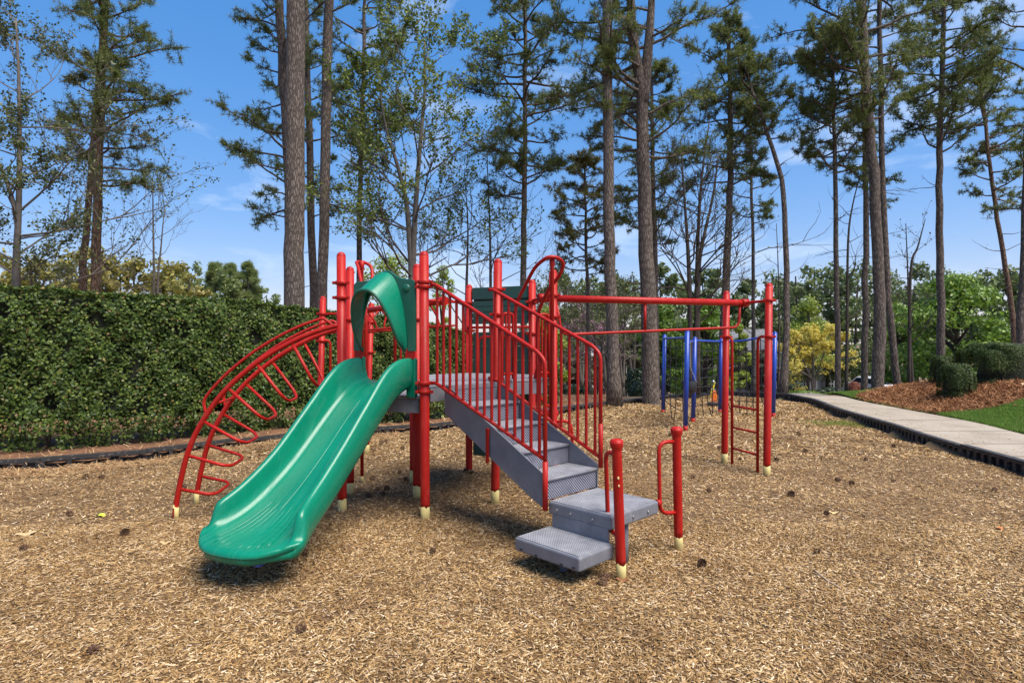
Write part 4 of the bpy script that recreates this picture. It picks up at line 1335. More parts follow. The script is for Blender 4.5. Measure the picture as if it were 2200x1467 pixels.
def clump_tree(label, px, py_base, Y, w_px, py_top, seed, leaf, name, n=5000, lsize=(.12, .25), lobes=26, trunk_r=.12, group=None, low=.12, bark=TWIGM, shape=1.0, zb=None):
    """dense rounded crown made of many leaf clumps in lobes round a branching trunk"""
    R = random.Random(seed)
    k = Y / F
    x = (px - CX) * k
    zb = float(terrain(np.float64(x), np.float64(Y))) if zb is None else zb
    zt = H - (py_top - CY) * k; hw = w_px * k / 2
    T = empty(name, (x, Y, zb), label, 'tree', group)
    hgt = zt - zb
    mb = MB()
    mb.tube([(x, Y, zb - .1), (x + .02, Y, zb + hgt * .3), (x, Y, zb + hgt * .7)], [trunk_r, trunk_r * .7, trunk_r * .25], 8)
    C_, N_l = [], []
    per = n // lobes
    for i in range(lobes):
        s = R.uniform(low, 1.0)
        prof = math.sin(math.pi * min(1, (.16 + .84 * s) ** (.75 * shape))) ** .6
        az = R.uniform(0, 6.28); rr = hw * prof * R.uniform(.45, .86)
        c = np.array((x + math.cos(az) * rr, Y + math.sin(az) * rr, zb + hgt * (.04 + .90 * s)))
        lr_ = np.array((hw * R.uniform(.22, .42), hw * R.uniform(.22, .42), min(hw, hgt * .3) * R.uniform(.18, .32)))
        dv = unit(per); rad_ = rng.uniform(.55, 1.08, per)[:, None]
        C_.append(c + dv * lr_ * rad_); nn = dv + unit(per) * .7; N_l.append(nn / np.linalg.norm(nn, axis=1)[:, None])
        mb.tube([(x, Y, zb + hgt * max(.1, s * .6)), ((x * .5 + c[0] * .5), (Y + c[1]) / 2, zb + hgt * s * .85), tuple(c)], [trunk_r * .4, trunk_r * .25, .02], 5, False)
    C_ = np.vstack(C_) - np.array((x, Y, zb)); N_l = np.vstack(N_l)
    mb.build('trunk', bark, T)
    V, Fa = leaves(C_, N_l, lsize, (lsize[0] * .55, lsize[1] * .65), .15)
    link('crown', np_mesh('crown', V, Fa), leaf, T)
    return T

# ------------------------------------------------------------------ the tall hedge on the left
HEDGE_LEAF = leafy('hedge_leaf', [(0, (.030, .055, .012)), (.35, (.058, .098, .018)), (.7, (.10, .15, .028)), (.955, (.18, .225, .042)), (.975, (.18, .13, .055)), (1, (.32, .20, .08))], .42, .28, .28)
hp = [(-13.3, 6.35, 2.52), (-10.3, 7.45, 2.48), (-7.4, 8.55, 2.42), (-5.8, 9.35, 2.38), (-4.25, 10.55, 2.31), (-2.85, 11.45, 2.16), (-1.4, 12.4, 1.98), (.1, 14.0, 1.5), (1.25, 15.7, 1.0)]
hs = spline([Vector(p) for p in hp], 12)
seglen = [0]
for a, b in zip(hs, hs[1:]): seglen.append(seglen[-1] + (Vector((b.x, b.y)) - Vector((a.x, a.y))).length)
HL = seglen[-1]
hx, hy, hz = np.array([p.x for p in hs]), np.array([p.y for p in hs]), np.array([p.z for p in hs]); hl = np.array(seglen)
def hedge_frame(s):
    x, y, z = np.interp(s, hl, hx), np.interp(s, hl, hy), np.interp(s, hl, hz)
    x2, y2 = np.interp(s + .05, hl, hx), np.interp(s + .05, hl, hy)
    x1, y1 = np.interp(s - .05, hl, hx), np.interp(s - .05, hl, hy)
    t = np.stack([x2 - x1, y2 - y1], -1); t /= np.linalg.norm(t, axis=-1)[..., None] + 1e-9
    return x, y, z, t
def hbump(s, z): return .05 * np.sin(2.1 * s + .8 * z) + .045 * np.sin(4.7 * s - 2.3 * z + 1) + .035 * np.sin(9 * s + 6 * z) + .03 * np.sin(17 * s - 11 * z)
HG = empty('hedge', (-5.9, 10.3, 0), 'tall dense clipped evergreen hedge along the left border', 'hedge')
n = 120000
s = HL * rng.random(n) ** .85; x, y, zt, t = hedge_frame(s)
zf = rng.random(n) ** .92
nrm = np.stack([t[:, 1], -t[:, 0]], 1)                       # towards the playground
zz = .06 + zf * (zt - .06)
low_gap = np.clip((.42 - zz) / .38, 0, 1)
dep = hbump(s, zz) + rng.normal(0, .045, n) - .10 * np.clip((zz - zt + .25) / .25, 0, 1) ** 2 - .14 * low_gap - np.abs(rng.normal(0, .05, n))
Cf = np.stack([x + nrm[:, 0] * dep, y + nrm[:, 1] * dep, zz], 1)
Nf = np.stack([nrm[:, 0], nrm[:, 1], np.full(n, .55)], 1) + unit(n) * .75
gap = np.sin(5.3 * s) * np.sin(2.9 * s + 1.3)
keepm = rng.random(n) > low_gap * (.2 + .7 * (gap > .25)) 
holes = np.sin(3.3 * s + 4 * zz) * np.sin(6.1 * zz - 2.2 * s) + .5 * np.sin(11 * s)
keepm &= ~((holes > 1.02) & (rng.random(n) < .85))
# top and thickness
n2 = 46000
s2 = HL * rng.random(n2); x2, y2, zt2, t2 = hedge_frame(s2); nr2 = np.stack([t2[:, 1], -t2[:, 0]], 1)
w2 = rng.random(n2) * 1.0
Ct = np.stack([x2 - nr2[:, 0] * w2, y2 - nr2[:, 1] * w2, zt2 + .4 * hbump(s2, w2 * 3) + np.abs(rng.normal(0, .022, n2)) - .02], 1)
Nt = np.stack([0 * s2, 0 * s2, np.ones(n2)], 1) + unit(n2) * .7
C_ = np.vstack([Cf[keepm], Ct]); N_l = np.vstack([Nf[keepm], Nt]); N_l /= np.linalg.norm(N_l, axis=1)[:, None]
V, Fa = leaves(C_ - np.array(HG.location), N_l, (.034, .066), (.026, .046), .25)
o = link('foliage', np_mesh('foliage', V, Fa), HEDGE_LEAF, HG); o['kind'] = 'stuff'
# sprigs reaching above the top edge, and bare stems low down
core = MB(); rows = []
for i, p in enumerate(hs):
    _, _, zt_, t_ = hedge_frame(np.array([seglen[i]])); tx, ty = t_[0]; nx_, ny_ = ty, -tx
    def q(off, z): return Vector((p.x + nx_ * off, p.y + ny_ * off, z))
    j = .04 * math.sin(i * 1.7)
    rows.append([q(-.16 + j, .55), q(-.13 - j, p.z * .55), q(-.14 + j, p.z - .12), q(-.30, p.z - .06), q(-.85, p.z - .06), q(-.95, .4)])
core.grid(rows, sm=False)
core.build('shaded_twig_core', earthy('hedge_shaded_core', [(.3, (.010, .014, .006)), (.7, (.035, .04, .018))], 14, 60, 1, .05, 1), HG)  # solid shell for the twig mass, inner shade put into its dark colour
for i in range(70):
    s_ = np.array([HL * (.12 + .86 * i / 70 + rnd.uniform(0, .012))]); x_, y_, z_, t_ = hedge_frame(s_)
    b = Vector((float(x_[0]), float(y_[0]), 0)) + Vector((-t_[0][1], t_[0][0], 0)) * rnd.uniform(.15, .55)
    MB().tube([b - UP * .1, b + Vector((rnd.gauss(0, .05), rnd.gauss(0, .04), .35)), b + Vector((rnd.gauss(0, .16), rnd.gauss(0, .1), .85))], [.028, .022, .012], 6).build('stem', GREYB, HG)

# ------------------------------------------------------------------ trees near the play area
pine('massive straight pine trunk behind the hedge, widest on the left', [(638, -330), (636, -100), (635, 100), (633, 300), (632, 500), (632, 660)], 14.5, .252, .20, (-520, -60, 170, 16, 0), 1, dead=0)
pine('slender pine leaning out from behind the massive left trunk', [(592, -200), (600, 0), (610, 180), (619, 330), (626, 520), (630, 660)], 17.0, .155, .11, (-60, 470, 115, 26, -.55), 2, dead=2)
pine('thin dark pine between the massive trunk and its right neighbour', [(655, -20), (660, 130), (666, 330), (670, 500), (674, 660)], 20.0, .15, .09, (-10, 470, 90, 24, 0), 3, dead=2)
pine('straight pine just right of the massive trunk above the slide hood', [(712, -250), (706, 0), (702, 200), (697, 430), (692, 660)], 16.0, .142, .115, (-330, 30, 120, 16, 0), 4, dead=5)
pine('narrow young pine rising directly above the slide hood', [(786, -80), (782, 60), (778, 220), (774, 400), (771, 570)], 19.0, .10, .045, (-70, 370, 112, 30, .1), 5)
pine('tall full-crowned pine above the green board wall', [(1130, -60), (1128, 120), (1127, 300), (1126, 450), (1125, 600)], 18.5, .115, .05, (-60, 430, 135, 50, -.1), 6, dead=5, dens=1.15)
pine('bare straight pine trunk right of the red arch hoop', [(1306, -260), (1305, -20), (1306, 250), (1309, 480), (1314, 680), (1321, 872)], 15.6, .165, .115, (-420, -60, 150, 14, 0), 7, dead=2)
pine('stout pine that forks into two stems high up, centre right', [(1352, -190), (1354, 0), (1364, 110), (1379, 212), (1384, 400), (1391, 600), (1400, 866)], 16.2, .265, .09, (-160, 330, 200, 46, -.2), 8, forks=([(1381, 225), (1392, 110), (1400, 0), (1406, -180)],), dead=3, dens=1.1)
pine('slim pine half hidden behind the forked pine', [(1400, 170), (1402, 300), (1406, 470), (1408, 640)], 20.0, .12, .05, (150, 520, 105, 34, .15), 9)
pine('small yellowing pine left of the bare straight trunk', [(1256, 350), (1257, 450), (1260, 560), (1264, 680)], 21.0, .085, .03, (345, 590, 82, 34, 0), 10, leaf=PINE_YEL, group='pine trees around the playground')
pine('mid-sized pine above the outer end of the red beam', [(1566, 70), (1569, 220), (1568, 380), (1562, 560), (1550, 850)], 19.0, .145, .055, (60, 400, 100, 40, 0), 11, dens=1.1)
pine('thin straight pine between the beam end pine and the curved pine', [(1609, 190), (1613, 350), (1617, 520), (1619, 700)], 22.0, .085, .035, (180, 480, 62, 22, 0), 12)
pine('curved pine bowing left at the top, behind the outer red post', [(1600, 140), (1618, 200), (1652, 295), (1678, 385), (1688, 540), (1690, 700), (1682, 855)], 17.8, .11, .035, (120, 300, 78, 20, .2), 13, dead=6)
pine('straight pine left of the biggest right hand pine', [(1790, 100), (1791, 250), (1795, 420), (1798, 640), (1802, 850)], 18.5, .105, .045, (60, 370, 105, 40, -.1), 14, dens=1.1)
pine('biggest right hand pine leaning left as it rises', [(1842, -220), (1850, -20), (1860, 180), (1876, 370), (1887, 560), (1889, 720), (1884, 842)], 17.5, .185, .11, (-160, 260, 165, 40, -.35), 15, dens=1.1)
pine('slim pine leaning beside the biggest right hand pine', [(1884, -160), (1890, 60), (1893, 250), (1899, 450), (1908, 640), (1928, 826)], 18.6, .12, .06, (-160, 170, 110, 20, .4), 16)
pine('bare pine trunk tucked behind the biggest right hand pine', [(1857, 250), (1860, 420), (1860, 600), (1856, 842)], 19.6, .125, .07, (240, 420, 80, 12, 0), 17, dead=6)
pine('evenly crowned pine standing on the straw bank by the shrubs', [(2030, -60), (2025, 120), (2021, 260), (2017, 400), (2020, 600), (2021, 806)], 19.5, .145, .06, (-40, 330, 118, 48, .05), 18, dead=3, dens=1.15)
pine('leaning reddish pine near the right edge', [(2106, 150), (2113, 240), (2132, 400), (2155, 540), (2178, 700)], 21.0, .105, .04, (110, 430, 88, 28, .25), 19, mat=BARKW, dead=6)
pine('pine trunk cut by the right edge of the view', [(2222, -150), (2212, 150), (2203, 450), (2194, 745)], 17.0, .12, .07, (-150, 480, 95, 18, -.2), 20)
pine('warm-barked pine behind the hedge on the left with long boughs', [(233, -170), (226, 0), (218, 160), (212, 330), (208, 480), (206, 620)], 15.0, .122, .075, (-120, 400, 135, 38, .5), 21, mat=BARKW, dead=6, dens=1.1)
pine('mossy pine leaning beside the warm-barked left pine', [(214, 130), (203, 260), (193, 400), (184, 520), (177, 620)], 16.0, .105, .06, (130, 330, 95, 10, -.4), 22, mat=BARKW, dead=3, leaf=PINE_YEL)
broadleaf('budding tree with fine branches at the far left edge', [[(34, 40), (40, 160), (42, 300), (40, 450), (33, 620)], [(-30, 300), (10, 380), (36, 470), (36, 560)]], 13.0, .085, 31, leaf=BUDD, nleaf=6, lsize=(.05, .10), blen=.34, twigs=4)
broadleaf('twin-stemmed tree breaking into fresh green leaf, centre left', [[(912, 90), (912, 200), (902, 320), (893, 440), (886, 600)], [(815, 190), (828, 270), (852, 350), (872, 430), (880, 520), (884, 600)]], 17.0, .11, 32, leaf=BUD, nleaf=7, lsize=(.07, .13), blen=.34, twigs=4)
broadleaf('pair of thin bare saplings behind the hedge', [[(328, 380), (329, 470), (331, 620)], [(354, 440), (346, 530), (339, 620)]], 15.5, .04, 33, nleaf=0, levels=3, blen=.3, name='bare_sapling', twigs=3)
broadleaf('bare spindly tree right of the twin-stemmed tree', [[(1000, 400), (1005, 480), (1004, 560), (1002, 640)], [(1046, 330), (1050, 430), (1053, 520), (1054, 620)]], 19.0, .06, 34, leaf=BUDD, nleaf=1, levels=3, blen=.4, name='bare_tree')
broadleaf('many-stemmed bare tree behind the middle of the beam', [[(1462, 300), (1470, 420), (1477, 520), (1482, 640), (1484, 860)], [(1524, 260), (1508, 380), (1500, 500), (1497, 640), (1495, 860)], [(1545, 330), (1530, 430), (1510, 520), (1500, 600)]], 17.6, .085, 35, leaf=BUDD, nleaf=1, levels=3, blen=.36, name='bare_tree', bark=TWIGM)
broadleaf('small pruned bare tree between the right hand pines', [[(1946, 480), (1950, 580), (1954, 700), (1960, 812)], [(1988, 470), (1972, 530), (1956, 590)]], 19.0, .055, 36, nleaf=1, leaf=BUDD, levels=2, blen=.22, name='bare_tree', bark=TWIGM)
broadleaf('crooked bare sapling left of the biggest right hand pine', [[(1850, 370), (1832, 440), (1822, 520), (1820, 700), (1818, 850)]], 18.9, .055, 37, nleaf=0, levels=2, blen=.2, name='bare_tree', bark=TWIGM)
broadleaf('pink-budded redbud in front of the brick house', [[(1270, 660), (1278, 730), (1288, 860)], [(1300, 690), (1292, 760), (1290, 840)]], 27.0, .09, 38, nleaf=3, levels=3, leaf=leafy('redbud_flower', [(0, (.22, .10, .14)), (1, (.45, .25, .32))], .6, .3), lsize=(.06, .12), blen=.4, name='redbud_tree', bark=TWIGM)
broadleaf('thin bare sapling left of the curved pine', [[(1668, 480), (1672, 580), (1674, 700), (1672, 850)]], 18.3, .04, 39, nleaf=0, levels=2, blen=.25, name='bare_sapling', bark=TWIGM)

# evergreens and coloured trees beyond
EVER = leafy('bright_evergreen_leaf', [(0, (.075, .14, .016)), (.5, (.15, .26, .03)), (1, (.28, .40, .06))], .45, .35)
LIMEL = leafy('lime_leaf', [(0, (.14, .2, .02)), (.5, (.25, .33, .04)), (1, (.42, .46, .09))], .5, .45)
YELL = leafy('yellow_blossom', [(0, (.46, .38, .05)), (.5, (.66, .56, .10)), (1, (.80, .70, .22))], .6, .5)
DARKE = leafy('dark_evergreen_leaf', [(0, (.012, .028, .010)), (.5, (.028, .05, .016)), (1, (.06, .09, .028))], .4, .2)
clump_tree('wide bright green evergreen behind the straw bank', 2055, 830, 27, 250, 585, 51, EVER, 'evergreen_tree', 13000, (.10, .22), 60, .18, low=.05, zb=-.2)
clump_tree('second green evergreen left of the wide one', 1925, 830, 30, 110, 650, 52, EVER, 'evergreen_tree', 6000, (.10, .22), 34, .14, low=.05)
clump_tree('tall leafy evergreen behind the forked pine', 1425, 860, 25, 120, 650, 53, EVER, 'evergreen_tree', 7000, (.10, .2), 40, .12, low=.03)
clump_tree('tall leafy evergreen behind the blue net climber', 1515, 860, 26, 140, 640, 54, EVER, 'evergreen_tree', 8000, (.10, .2), 44, .12, low=.03)
clump_tree('lime green tree seen between the stair rails', 1178, 870, 30, 95, 655, 55, LIMEL, 'lime_tree', 4500, (.10, .2), 30, .1, low=.15)
clump_tree('lime green tree right of the inner beam post', 1590, 850, 33, 60, 690, 56, LIMEL, 'lime_tree', 3500, (.10, .2), 24, .1, low=.1)
broadleaf('yellow flowering tree in front of the white house', [[(1740, 715), (1746, 770), (1748, 812), (1748, 850)], [(1712, 735), (1728, 780), (1744, 818), (1747, 845)], [(1778, 725), (1764, 780), (1751, 816), (1748, 845)]], 38, .11, 57, levels=4, leaf=YELL, nleaf=5, lsize=(.10, .20), blen=.5, name='yellow_tree', bark=GREYB, twigs=4, upb=.1, first=.25, spread=.6)
clump_tree('lime green young tree above the yellow flowering tree', 1735, 800, 48, 130, 640, 58, LIMEL, 'lime_tree', 4500, (.16, .3), 34, .14, low=.3)
clump_tree('fresh green tree behind the slide hood', 830, 800, 30, 190, 525, 59, LIMEL, 'lime_tree', 3200, (.10, .2), 36, .1, low=.3, bark=TWIGM)
clump_tree('pale green tree right of the twin-stemmed tree', 950, 800, 32, 80, 540, 60, LIMEL, 'lime_tree', 1800, (.10, .2), 20, .08, low=.25, bark=TWIGM)

# low shrubs in the distance
def shrub(label, px, py, Y, w_px, h_px, seed, leaf, n=2500, lsize=(.04, .08), name='shrub', group=None, zfun=None, flat=.75, depth=None, lobes=1):
    k = Y / F; x = (px - CX) * k
    zb = float(terrain(np.float64(x), np.float64(Y))) if zfun is None else zfun
    hw, hh = w_px * k / 2, h_px * k; dp = depth or hw
    T = empty(name, (x, Y, zb), label, 'shrub', group)
    dv = unit(n); dv[:, 2] = np.abs(dv[:, 2]) * 1.0 - .25 * rng.random(n)
    p = np.sign(dv) * np.abs(dv) ** flat
    p /= np.maximum(1, np.max(np.abs(p), axis=1))[:, None] * 1.0
    bump_ = 1 + .05 * np.sin(7 * dv[:, 0] + seed) * np.sin(6 * dv[:, 2]) + .04 * np.sin(13 * dv[:, 0] * dv[:, 1] + seed)
    rr = (bump_ * (1 - np.abs(rng.normal(0, .06, n))))[:, None]
    C_ = p * np.array((hw, dp, hh * .80)) * rr + np.array((0, 0, hh * .2)); C_[:, 2] = np.maximum(C_[:, 2], .01)
    N_l = dv + unit(n) * .6; N_l /= np.linalg.norm(N_l, axis=1)[:, None]
    V, Fa = leaves(C_, N_l, lsize, (lsize[0] * .55, lsize[1] * .6), .2)
    link('foliage', np_mesh('foliage', V, Fa), leaf, T)
    mb = MB(); rows = []
    for i in range(7):
        ph = (math.pi / 2) * i / 6
        rows.append([Vector((x + math.cos(a) * math.cos(ph) ** .6 * hw * .82, Y + math.sin(a) * math.cos(ph) ** .6 * dp * .82, zb + .02 + hh * .86 * math.sin(ph))) for a in np.linspace(0, 2 * math.pi, 17)[:-1]])
    mb.grid(rows, closed_u=True, sm=False)
    mb.build('shaded_twig_core', SHADED_CORE, T)
    return T
SHADED_CORE = earthy('shrub_shaded_core', [(.3, (.012, .016, .007)), (.7, (.03, .036, .016))], 14, 60, 1, .05, 1)  # near-black shell behind the leaves, shade among the twigs painted in
BOX = leafy('boxwood_leaf', [(0, (.022, .040, .010)), (.5, (.048, .078, .016)), (.9, (.09, .125, .028)), (1, (.17, .18, .05))], .5, .2, .25)
shrub('long clipped boxwood on the bank at the right edge', 2192, 834, 14.2, 218, 86, 1, BOX, 52000, (.022, .042), 'boxwood', 'clipped boxwoods on the bank', flat=.34, depth=.6)
shrub('round boxwood at the left end of the clipped row, in front', 2054, 832, 13.7, 50, 70, 2, BOX, 16000, (.022, .042), 'boxwood', 'clipped boxwoods on the bank', flat=.6, depth=.4)
shrub('smaller round boxwood furthest left on the bank', 2030, 816, 15.4, 46, 62, 3, BOX, 13000, (.022, .042), 'boxwood', 'clipped boxwoods on the bank', flat=.6, depth=.36)
for i, (px, py, Y, w, h, lf, lab) in enumerate(((1705, 842, 42, 46, 34, DARKE, 'dark green shrub left of the yellow tree trunk'), (1787, 845, 42, 44, 22, DARKE, 'dark low shrub below the white house window'), (1762, 846, 41, 26, 16, DARKE, 'small rounded shrub right of the yellow tree trunk'), (1380, 862, 22, 60, 34, DARKE, 'dark shrub at the foot of the forked pine'), (1365, 862, 24, 40, 60, DARKE, 'upright dark shrub left of the forked pine'), (1225, 866, 28, 40, 26, DARKE, 'clipped green shrub in front of the brick house wall'), (1262, 866, 28, 34, 22, DARKE, 'second clipped shrub by the brick house, further right'), (1880, 838, 30, 36, 20, LIMEL, 'pale shrub behind the biggest right hand pine'), (1836, 838, 34, 30, 34, leafy('russet_leaf', [(0, (.2, .06, .03)), (1, (.36, .13, .07))], .6, .3), 'russet leaved shrub between the right hand pines'), (1730, 852, 36, 60, 12, EVER, 'low spreading green shrubs beside the drive'), (1545, 846, 33, 40, 26, DARKE, 'dark shrub behind the spring rider'))):
    shrub(lab, px, py, Y, w, h, i + 10, lf, 1500, (.06, .12), 'shrub', 'shrubs beyond the border')

# ------------------------------------------------------------------ distant woods
def wood(name, label, spans, leaf, lsize, seed, trunks=True):
    """spans: (px, py_top, width px, Y)"""
    R = random.Random(seed); C_, N_l = [], []; mb = MB()
    for (px, pt_, w, Y) in spans:
        k = Y / F; x = (px - CX) * k; zt = H - (pt_ - CY) * k; zb = float(terrain(np.float64(x), np.float64(Y))); hw = w * k / 2
        hgt = zt - zb
        mb.tube([(x, Y, zb), (x + R.gauss(0, .3), Y, zb + hgt * .9)], [.16 * Y / 50, .06], 5, False)
        lobes = 26
        for i in range(lobes):
            s = R.uniform(.12, 1) ** .8
            prof = .35 + .65 * math.sin(math.pi * min(1, .15 + s * .8))
            az = R.uniform(0, 6.28); rr = hw * prof * R.uniform(.2, .9)
            c = np.array((x + math.cos(az) * rr, Y + math.sin(az) * rr, zb + hgt * s - hgt * .05))
            per = 56
            lr_ = np.array((hw * R.uniform(.2, .42), hw * R.uniform(.2, .42), hgt * R.uniform(.03, .07)))
            dv = unit(per); C_.append(c + dv * lr_ * rng.uniform(.4, 1.1, per)[:, None]); q = dv + unit(per) * .8; N_l.append(q / np.linalg.norm(q, axis=1)[:, None])
    C_ = np.vstack(C_); N_l = np.vstack(N_l)
    V, Fa = leaves(C_, N_l, lsize, (lsize[0] * .5, lsize[1] * .6), .1)
    o = link(name, np_mesh(name, V, Fa), leaf); tag(o, label, 'woodland', kind='stuff')
    t = mb.build('trunks', TWIGM); t.parent = o; t['kind'] = 'stuff'
R_ = random.Random(5)
FARP = leafy('hazed_pine_leaf', [(0, (.08, .115, .045)), (.5, (.13, .175, .06)), (1, (.20, .24, .085))], .6, .4)  # leaf colours brightened to paint in the haze of distance
PALEP = leafy('pale_hazed_pine_leaf', [(0, (.14, .19, .07)), (.5, (.21, .27, .09)), (1, (.32, .36, .12))], .6, .5)  # lighter copy, its colour offsets the self-shading of the far crowns
FARY = leafy('far_spring_leaf', [(0, (.17, .17, .035)), (.5, (.30, .27, .06)), (1, (.44, .37, .11))], .6, .45)
wood('yellow_green_wood', 'yellow-green spring trees in a band above the left of the hedge', [(x, R_.uniform(535, 575) - (40 if 150 < x < 330 else 0) * .5, R_.uniform(80, 120), R_.uniform(42, 55)) for x in range(-60, 410, 36)], FARY, (.28, .55), 61)
wood('pale_pine_wood', 'pale green distant pines above the middle of the hedge', [(x, 575 + (x - 420) * .12 + R_.uniform(-18, 18), R_.uniform(45, 70), R_.uniform(60, 75)) for x in range(380, 600, 20)], PALEP, (.25, .5), 62)
wood('dark_pine_wood', 'distant dark pine wood behind the houses', [(x, R_.uniform(560, 640), R_.uniform(70, 110), R_.uniform(55, 80)) for x in list(range(1190, 1720, 22))], FARP, (.35, .7), 63)
wood('right_pine_wood', 'distant pine wood beyond the straw bank', [(x, R_.uniform(545, 600), R_.uniform(90, 140), R_.uniform(45, 65)) for x in range(1720, 2330, 28)], FARP, (.3, .6), 64)
wood('pine_understorey', 'brown and green undergrowth of the far wood', [(x, R_.uniform(690, 760), R_.uniform(60, 100), R_.uniform(45, 60)) for x in range(620, 1700, 30)], leafy('undergrowth_leaf', [(0, (.06, .055, .03)), (.6, (.12, .11, .06)), (1, (.18, .19, .08))], .7, .3), (.25, .5), 65)
for i, (px, yt, w) in enumerate(((533, 577, 46), (494, 577, 40), (462, 579, 44))):
    pine(['solitary far pine at the right end of the distant pines', 'second far pine from the right among the distant pines', 'third far pine from the right among the distant pines'][i], [(px, yt), (px + 1, 640), (px, 700)], 62, .2, .08, (yt, 640, w * .55, 12, 0), 70 + i, leaf=PALEP, dead=0, group='far pines above the hedge', tuft=(.3, .6))

for i, px in enumerate((1160, 1212, 1252, 1305, 1340, 1362)):
    broadleaf(['leafless brush tree left of the brick house', 'leafless brush tree in front of the brick gable', 'leafless brush tree beside the brick house door', 'leafless brush tree left of the porch columns', 'leafless brush tree at the porch columns', 'leafless brush tree just left of the forked pine'][i], [[(px + 8, 610 + 12 * (i % 3)), (px + 3, 700), (px, 790), (px - 2, 850)], [(px - 26, 640), (px - 12, 740), (px - 2, 830)]], 33 + 1.5 * i, .12, 90 + i, levels=3, nleaf=4, leaf=BUDD, lsize=(.10, .2), blen=.42, name='bare_tree', bark=GREYB, twigs=4, group='leafless trees before the brick house')

# ------------------------------------------------------------------ houses beyond the trees
def bricky(name, a, b, mortar):
    m, nt, bs, out = nodes_of(name)
    t = nt.nodes.new('ShaderNodeTexCoord'); mp = nt.nodes.new('ShaderNodeMapping')
    mp.inputs['Rotation'].default_value = (math.radians(90), 0, 0)
    br = nt.nodes.new('ShaderNodeTexBrick'); br.inputs['Scale'].default_value = 4.5
    br.inputs['Color1'].default_value = (*a, 1); br.inputs['Color2'].default_value = (*b, 1); br.inputs['Mortar'].default_value = (*mortar, 1)
    nt.links.new(t.outputs['Object'], mp.inputs[0]); nt.links.new(mp.outputs[0], br.inputs[0]); nt.links.new(br.outputs[0], bs.inputs['Base Color'])
    bs.inputs['Roughness'].default_value = .9
    return m
BRICK = bricky('red_brick', (.22, .10, .07), (.30, .15, .10), (.32, .28, .24))
GBRICK = bricky('grey_brown_brick', (.20, .16, .13), (.27, .215, .18), (.32, .29, .26))
WHITE = coated('white_paint', (.72, .71, .68), .6, .08, 3)
SIDING = coated('pale_siding', (.60, .60, .57), .7, .08, 2)
ROOF = earthy('grey_shingles', [(.3, (.10, .10, .11)), (.7, (.19, .19, .20))], 3, 25, .5, .03, .9)
GLASS = coated('dark_glass', (.03, .04, .05), .08, .2, 2)

def house(label, px0, px1, Y, py_eave, py_ridge, wall, gable_px, wins, door=None, depth=8, front_gable=True):
    k = Y / F
    X = lambda p: (p - CX) * k
    Z = lambda p: H - (p - CY) * k
    xm = X((px0 + px1) / 2); zg = float(terrain(np.float64(xm), np.float64(Y)))
    x0, x1, ze, zr = X(px0), X(px1), Z(py_eave), Z(py_ridge)
    T = empty('house', (xm, Y, zg), label, 'house')
    MB().bb(x0, x1, Y, Y + depth, zg - .6, ze).build('wall', wall, T)
    mb = MB(); o_ = .35
    mb.prism([(x0 - o_, Y - o_, ze), (x0 - o_, Y + depth + o_, ze), (x0 - o_, Y + depth / 2, zr)], (x1 - x0 + 2 * o_, 0, 0))
    rf = mb.build('roof', ROOF, T)
    MB().bb(x0 - o_, x1 + o_, Y - o_ - .06, Y - o_ - .003, ze - .12, ze + .14).build('fascia', WHITE, rf)
    if gable_px:
        g0, g1, gp = X(gable_px[0]), X(gable_px[1]), Z(gable_px[2])
        MB().prism([(g0, Y - .8, zg - .6), (g1, Y - .8, zg - .6), (g1, Y - .8, ze), ((g0 + g1) / 2, Y - .8, gp), (g0, Y - .8, ze)], (0, 3, 0)).build('gable_wall', wall, T)
        for a, b in (((g0 - .3, ze - .3), ((g0 + g1) / 2, gp + .08)), (((g0 + g1) / 2, gp + .08), (g1 + .3, ze - .3))):
            MB().prism([(a[0], Y - 1.15, a[1]), (b[0], Y - 1.15, b[1]), (b[0], Y - 1.15, b[1] + .25), (a[0], Y - 1.15, a[1] + .25)], (0, 3.6, 0)).build('gable_roof', ROOF, rf)
            MB().prism([(a[0], Y - 1.22, a[1] - .04), (b[0], Y - 1.22, b[1] - .04), (b[0], Y - 1.22, b[1] + .18), (a[0], Y - 1.22, a[1] + .18)], (0, .06, 0)).build('bargeboard', WHITE, rf)
    for (a, b, c, e2) in wins:
        yy = Y - .85 if gable_px and gable_px[0] <= (a + b) / 2 <= gable_px[1] else Y - .05
        w0, w1, zt, zb = X(a), X(b), Z(c), Z(e2)
        w = MB().bb(w0 - .09, w1 + .09, yy - .03, yy + .04, zb - .09, zt + .09).build('window', WHITE, T)
        MB().bb(w0, w1, yy - .045, yy - .033, zb, zt).build('pane', GLASS, w)
        f = MB(); f.bb((w0 + w1) / 2 - .025, (w0 + w1) / 2 + .025, yy - .06, yy - .047, zb, zt); f.bb(w0, w1, yy - .064, yy - .048, (zt + zb) / 2 - .03, (zt + zb) / 2 + .03); f.build('muntins', WHITE, w)
    if door:
        MB().bb(X(door[0]), X(door[1]), Y - .06, Y + .05, zg, Z(door[2])).build('door', WHITE, T)
    return T
house('red brick house with white-trimmed gable behind the stair rails', 1150, 1345, 58, 762, 705, BRICK, (1185, 1262, 735), [(1204, 1214, 783, 812), (1238, 1248, 783, 812), (1290, 1302, 800, 832), (1316, 1328, 800, 832)], (1272, 1282, 812))
house('grey-brown brick house with slate roof behind the outer red posts', 1560, 1690, 52, 790, 705, GBRICK, None, [(1632, 1648, 796, 832), (1660, 1674, 800, 832)], (1574, 1600, 796))
house('white sided house with dark windows behind the yellow tree', 1690, 1812, 62, 786, 742, SIDING, (1768, 1806, 764), [(1770, 1781, 812, 834), (1720, 1730, 812, 834), (1742, 1752, 812, 834)], None)
px_ = at(1339, 860, 56.5)
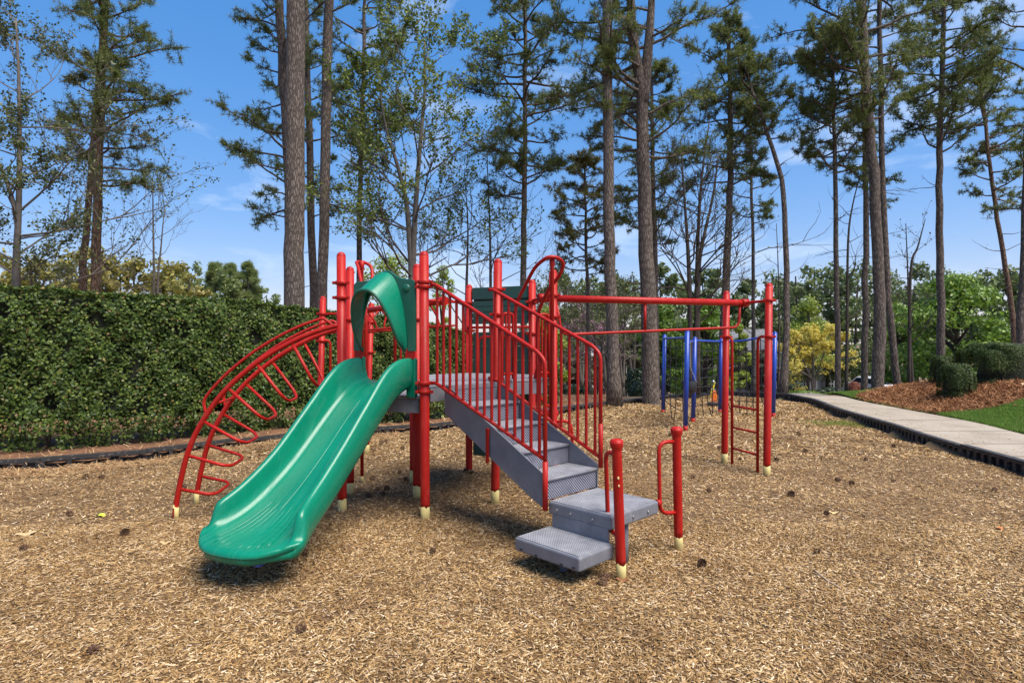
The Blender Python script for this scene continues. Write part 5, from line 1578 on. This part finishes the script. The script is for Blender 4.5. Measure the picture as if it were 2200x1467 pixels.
PO = empty('house_porch', (px_.x, 56.5, -3.5), 'white porch columns at the right end of the brick house', 'porch')
for px in (1334, 1344):
    p = at(px, 860, 56.5); MB().tube([Vector((p.x, 56.5, -4.2)), Vector((p.x, 56.5, H - (768 - CY) * 56.5 / F))], .12, 8).build('column', WHITE, PO)
zt_ = H - (768 - CY) * 56.5 / F
MB().bb(px_.x - .55, px_.x + .55, 56.2, 57.6, zt_ + .003, zt_ + .3).build('porch_roof', WHITE, PO)

# ------------------------------------------------------------------ parked cars
def car(label, x, y, yaw, body_c, name='parked_car'):
    z = float(terrain(np.float64(x), np.float64(y)))
    T = empty(name, (0, 0, 0), label, 'car', 'cars parked beyond the trees')
    paint = coated('car_paint', body_c, .2, .05, 2)
    prof = [(-2.2, .35), (-2.25, .75), (-1.55, .92), (-.75, 1.42), (.75, 1.45), (1.55, .98), (2.2, .9), (2.25, .38)]
    m = MB().prism([(a, -.86, b) for a, b in prof], (0, 1.72, 0)); b = m.build('body', paint, T, bevel=.1)
    for sd_ in (-1, 1):
        MB().prism([(-1.25, sd_ * .868, .96), (-.68, sd_ * .868, 1.34), (.68, sd_ * .868, 1.36), (1.2, sd_ * .868, .98)], (0, .006 * sd_, 0)).build('window', GLASS, T)
        for xx in (-1.35, 1.35):
            w = MB().tube([(xx, sd_ * .72, .33), (xx, sd_ * .9, .33)], .33, 16).build('wheel', BLACKP, T)
            MB().tube([(xx, sd_ * .88, .33), (xx, sd_ * .91, .33)], .19, 12).build('rim', STEEL, w)
        MB().bb(-2.27, -2.2, sd_ * .62 - .14, sd_ * .62 + .14, .6, .72).build('headlight', WHITE, T)
    MB().prism([(-1.5, -.7, .965), (-1.5, .7, .965), (-.82, .66, 1.41), (-.82, -.66, 1.41)], (-.015, 0, .01)).build('windscreen', GLASS, T)
    T.location = (x, y, z); T.rotation_euler = (0, 0, yaw)
car('silver car with only its roof showing beyond the drive', 32.6, 60, math.radians(25), (.42, .44, .47))
car('white car behind the biggest right hand pine', 27.5, 46, math.radians(100), (.7, .7, .7))

# black fence behind the boxwoods
FB = empty('metal_fence', (13.2, 16.3, .9), 'black metal fence rail above the clipped boxwoods', 'fence')
f0, f1 = at(2146, 742, 16.3), at(2320, 736, 16.3)
for z in (0, -.8):
    MB().tube([f0 + UP * z, f1 + UP * z], .03, 6).build('rail', BLACKP, FB)
for k in range(18):
    p = f0.lerp(f1, k / 17)
    if k % 8 == 0: MB().tube([p + UP * .06, p - UP * 1.3], .045, 8).build('post', BLACKP, FB)
    else: MB().tube([p, p - UP * .95], .012, 5).build('picket', BLACKP, FB)
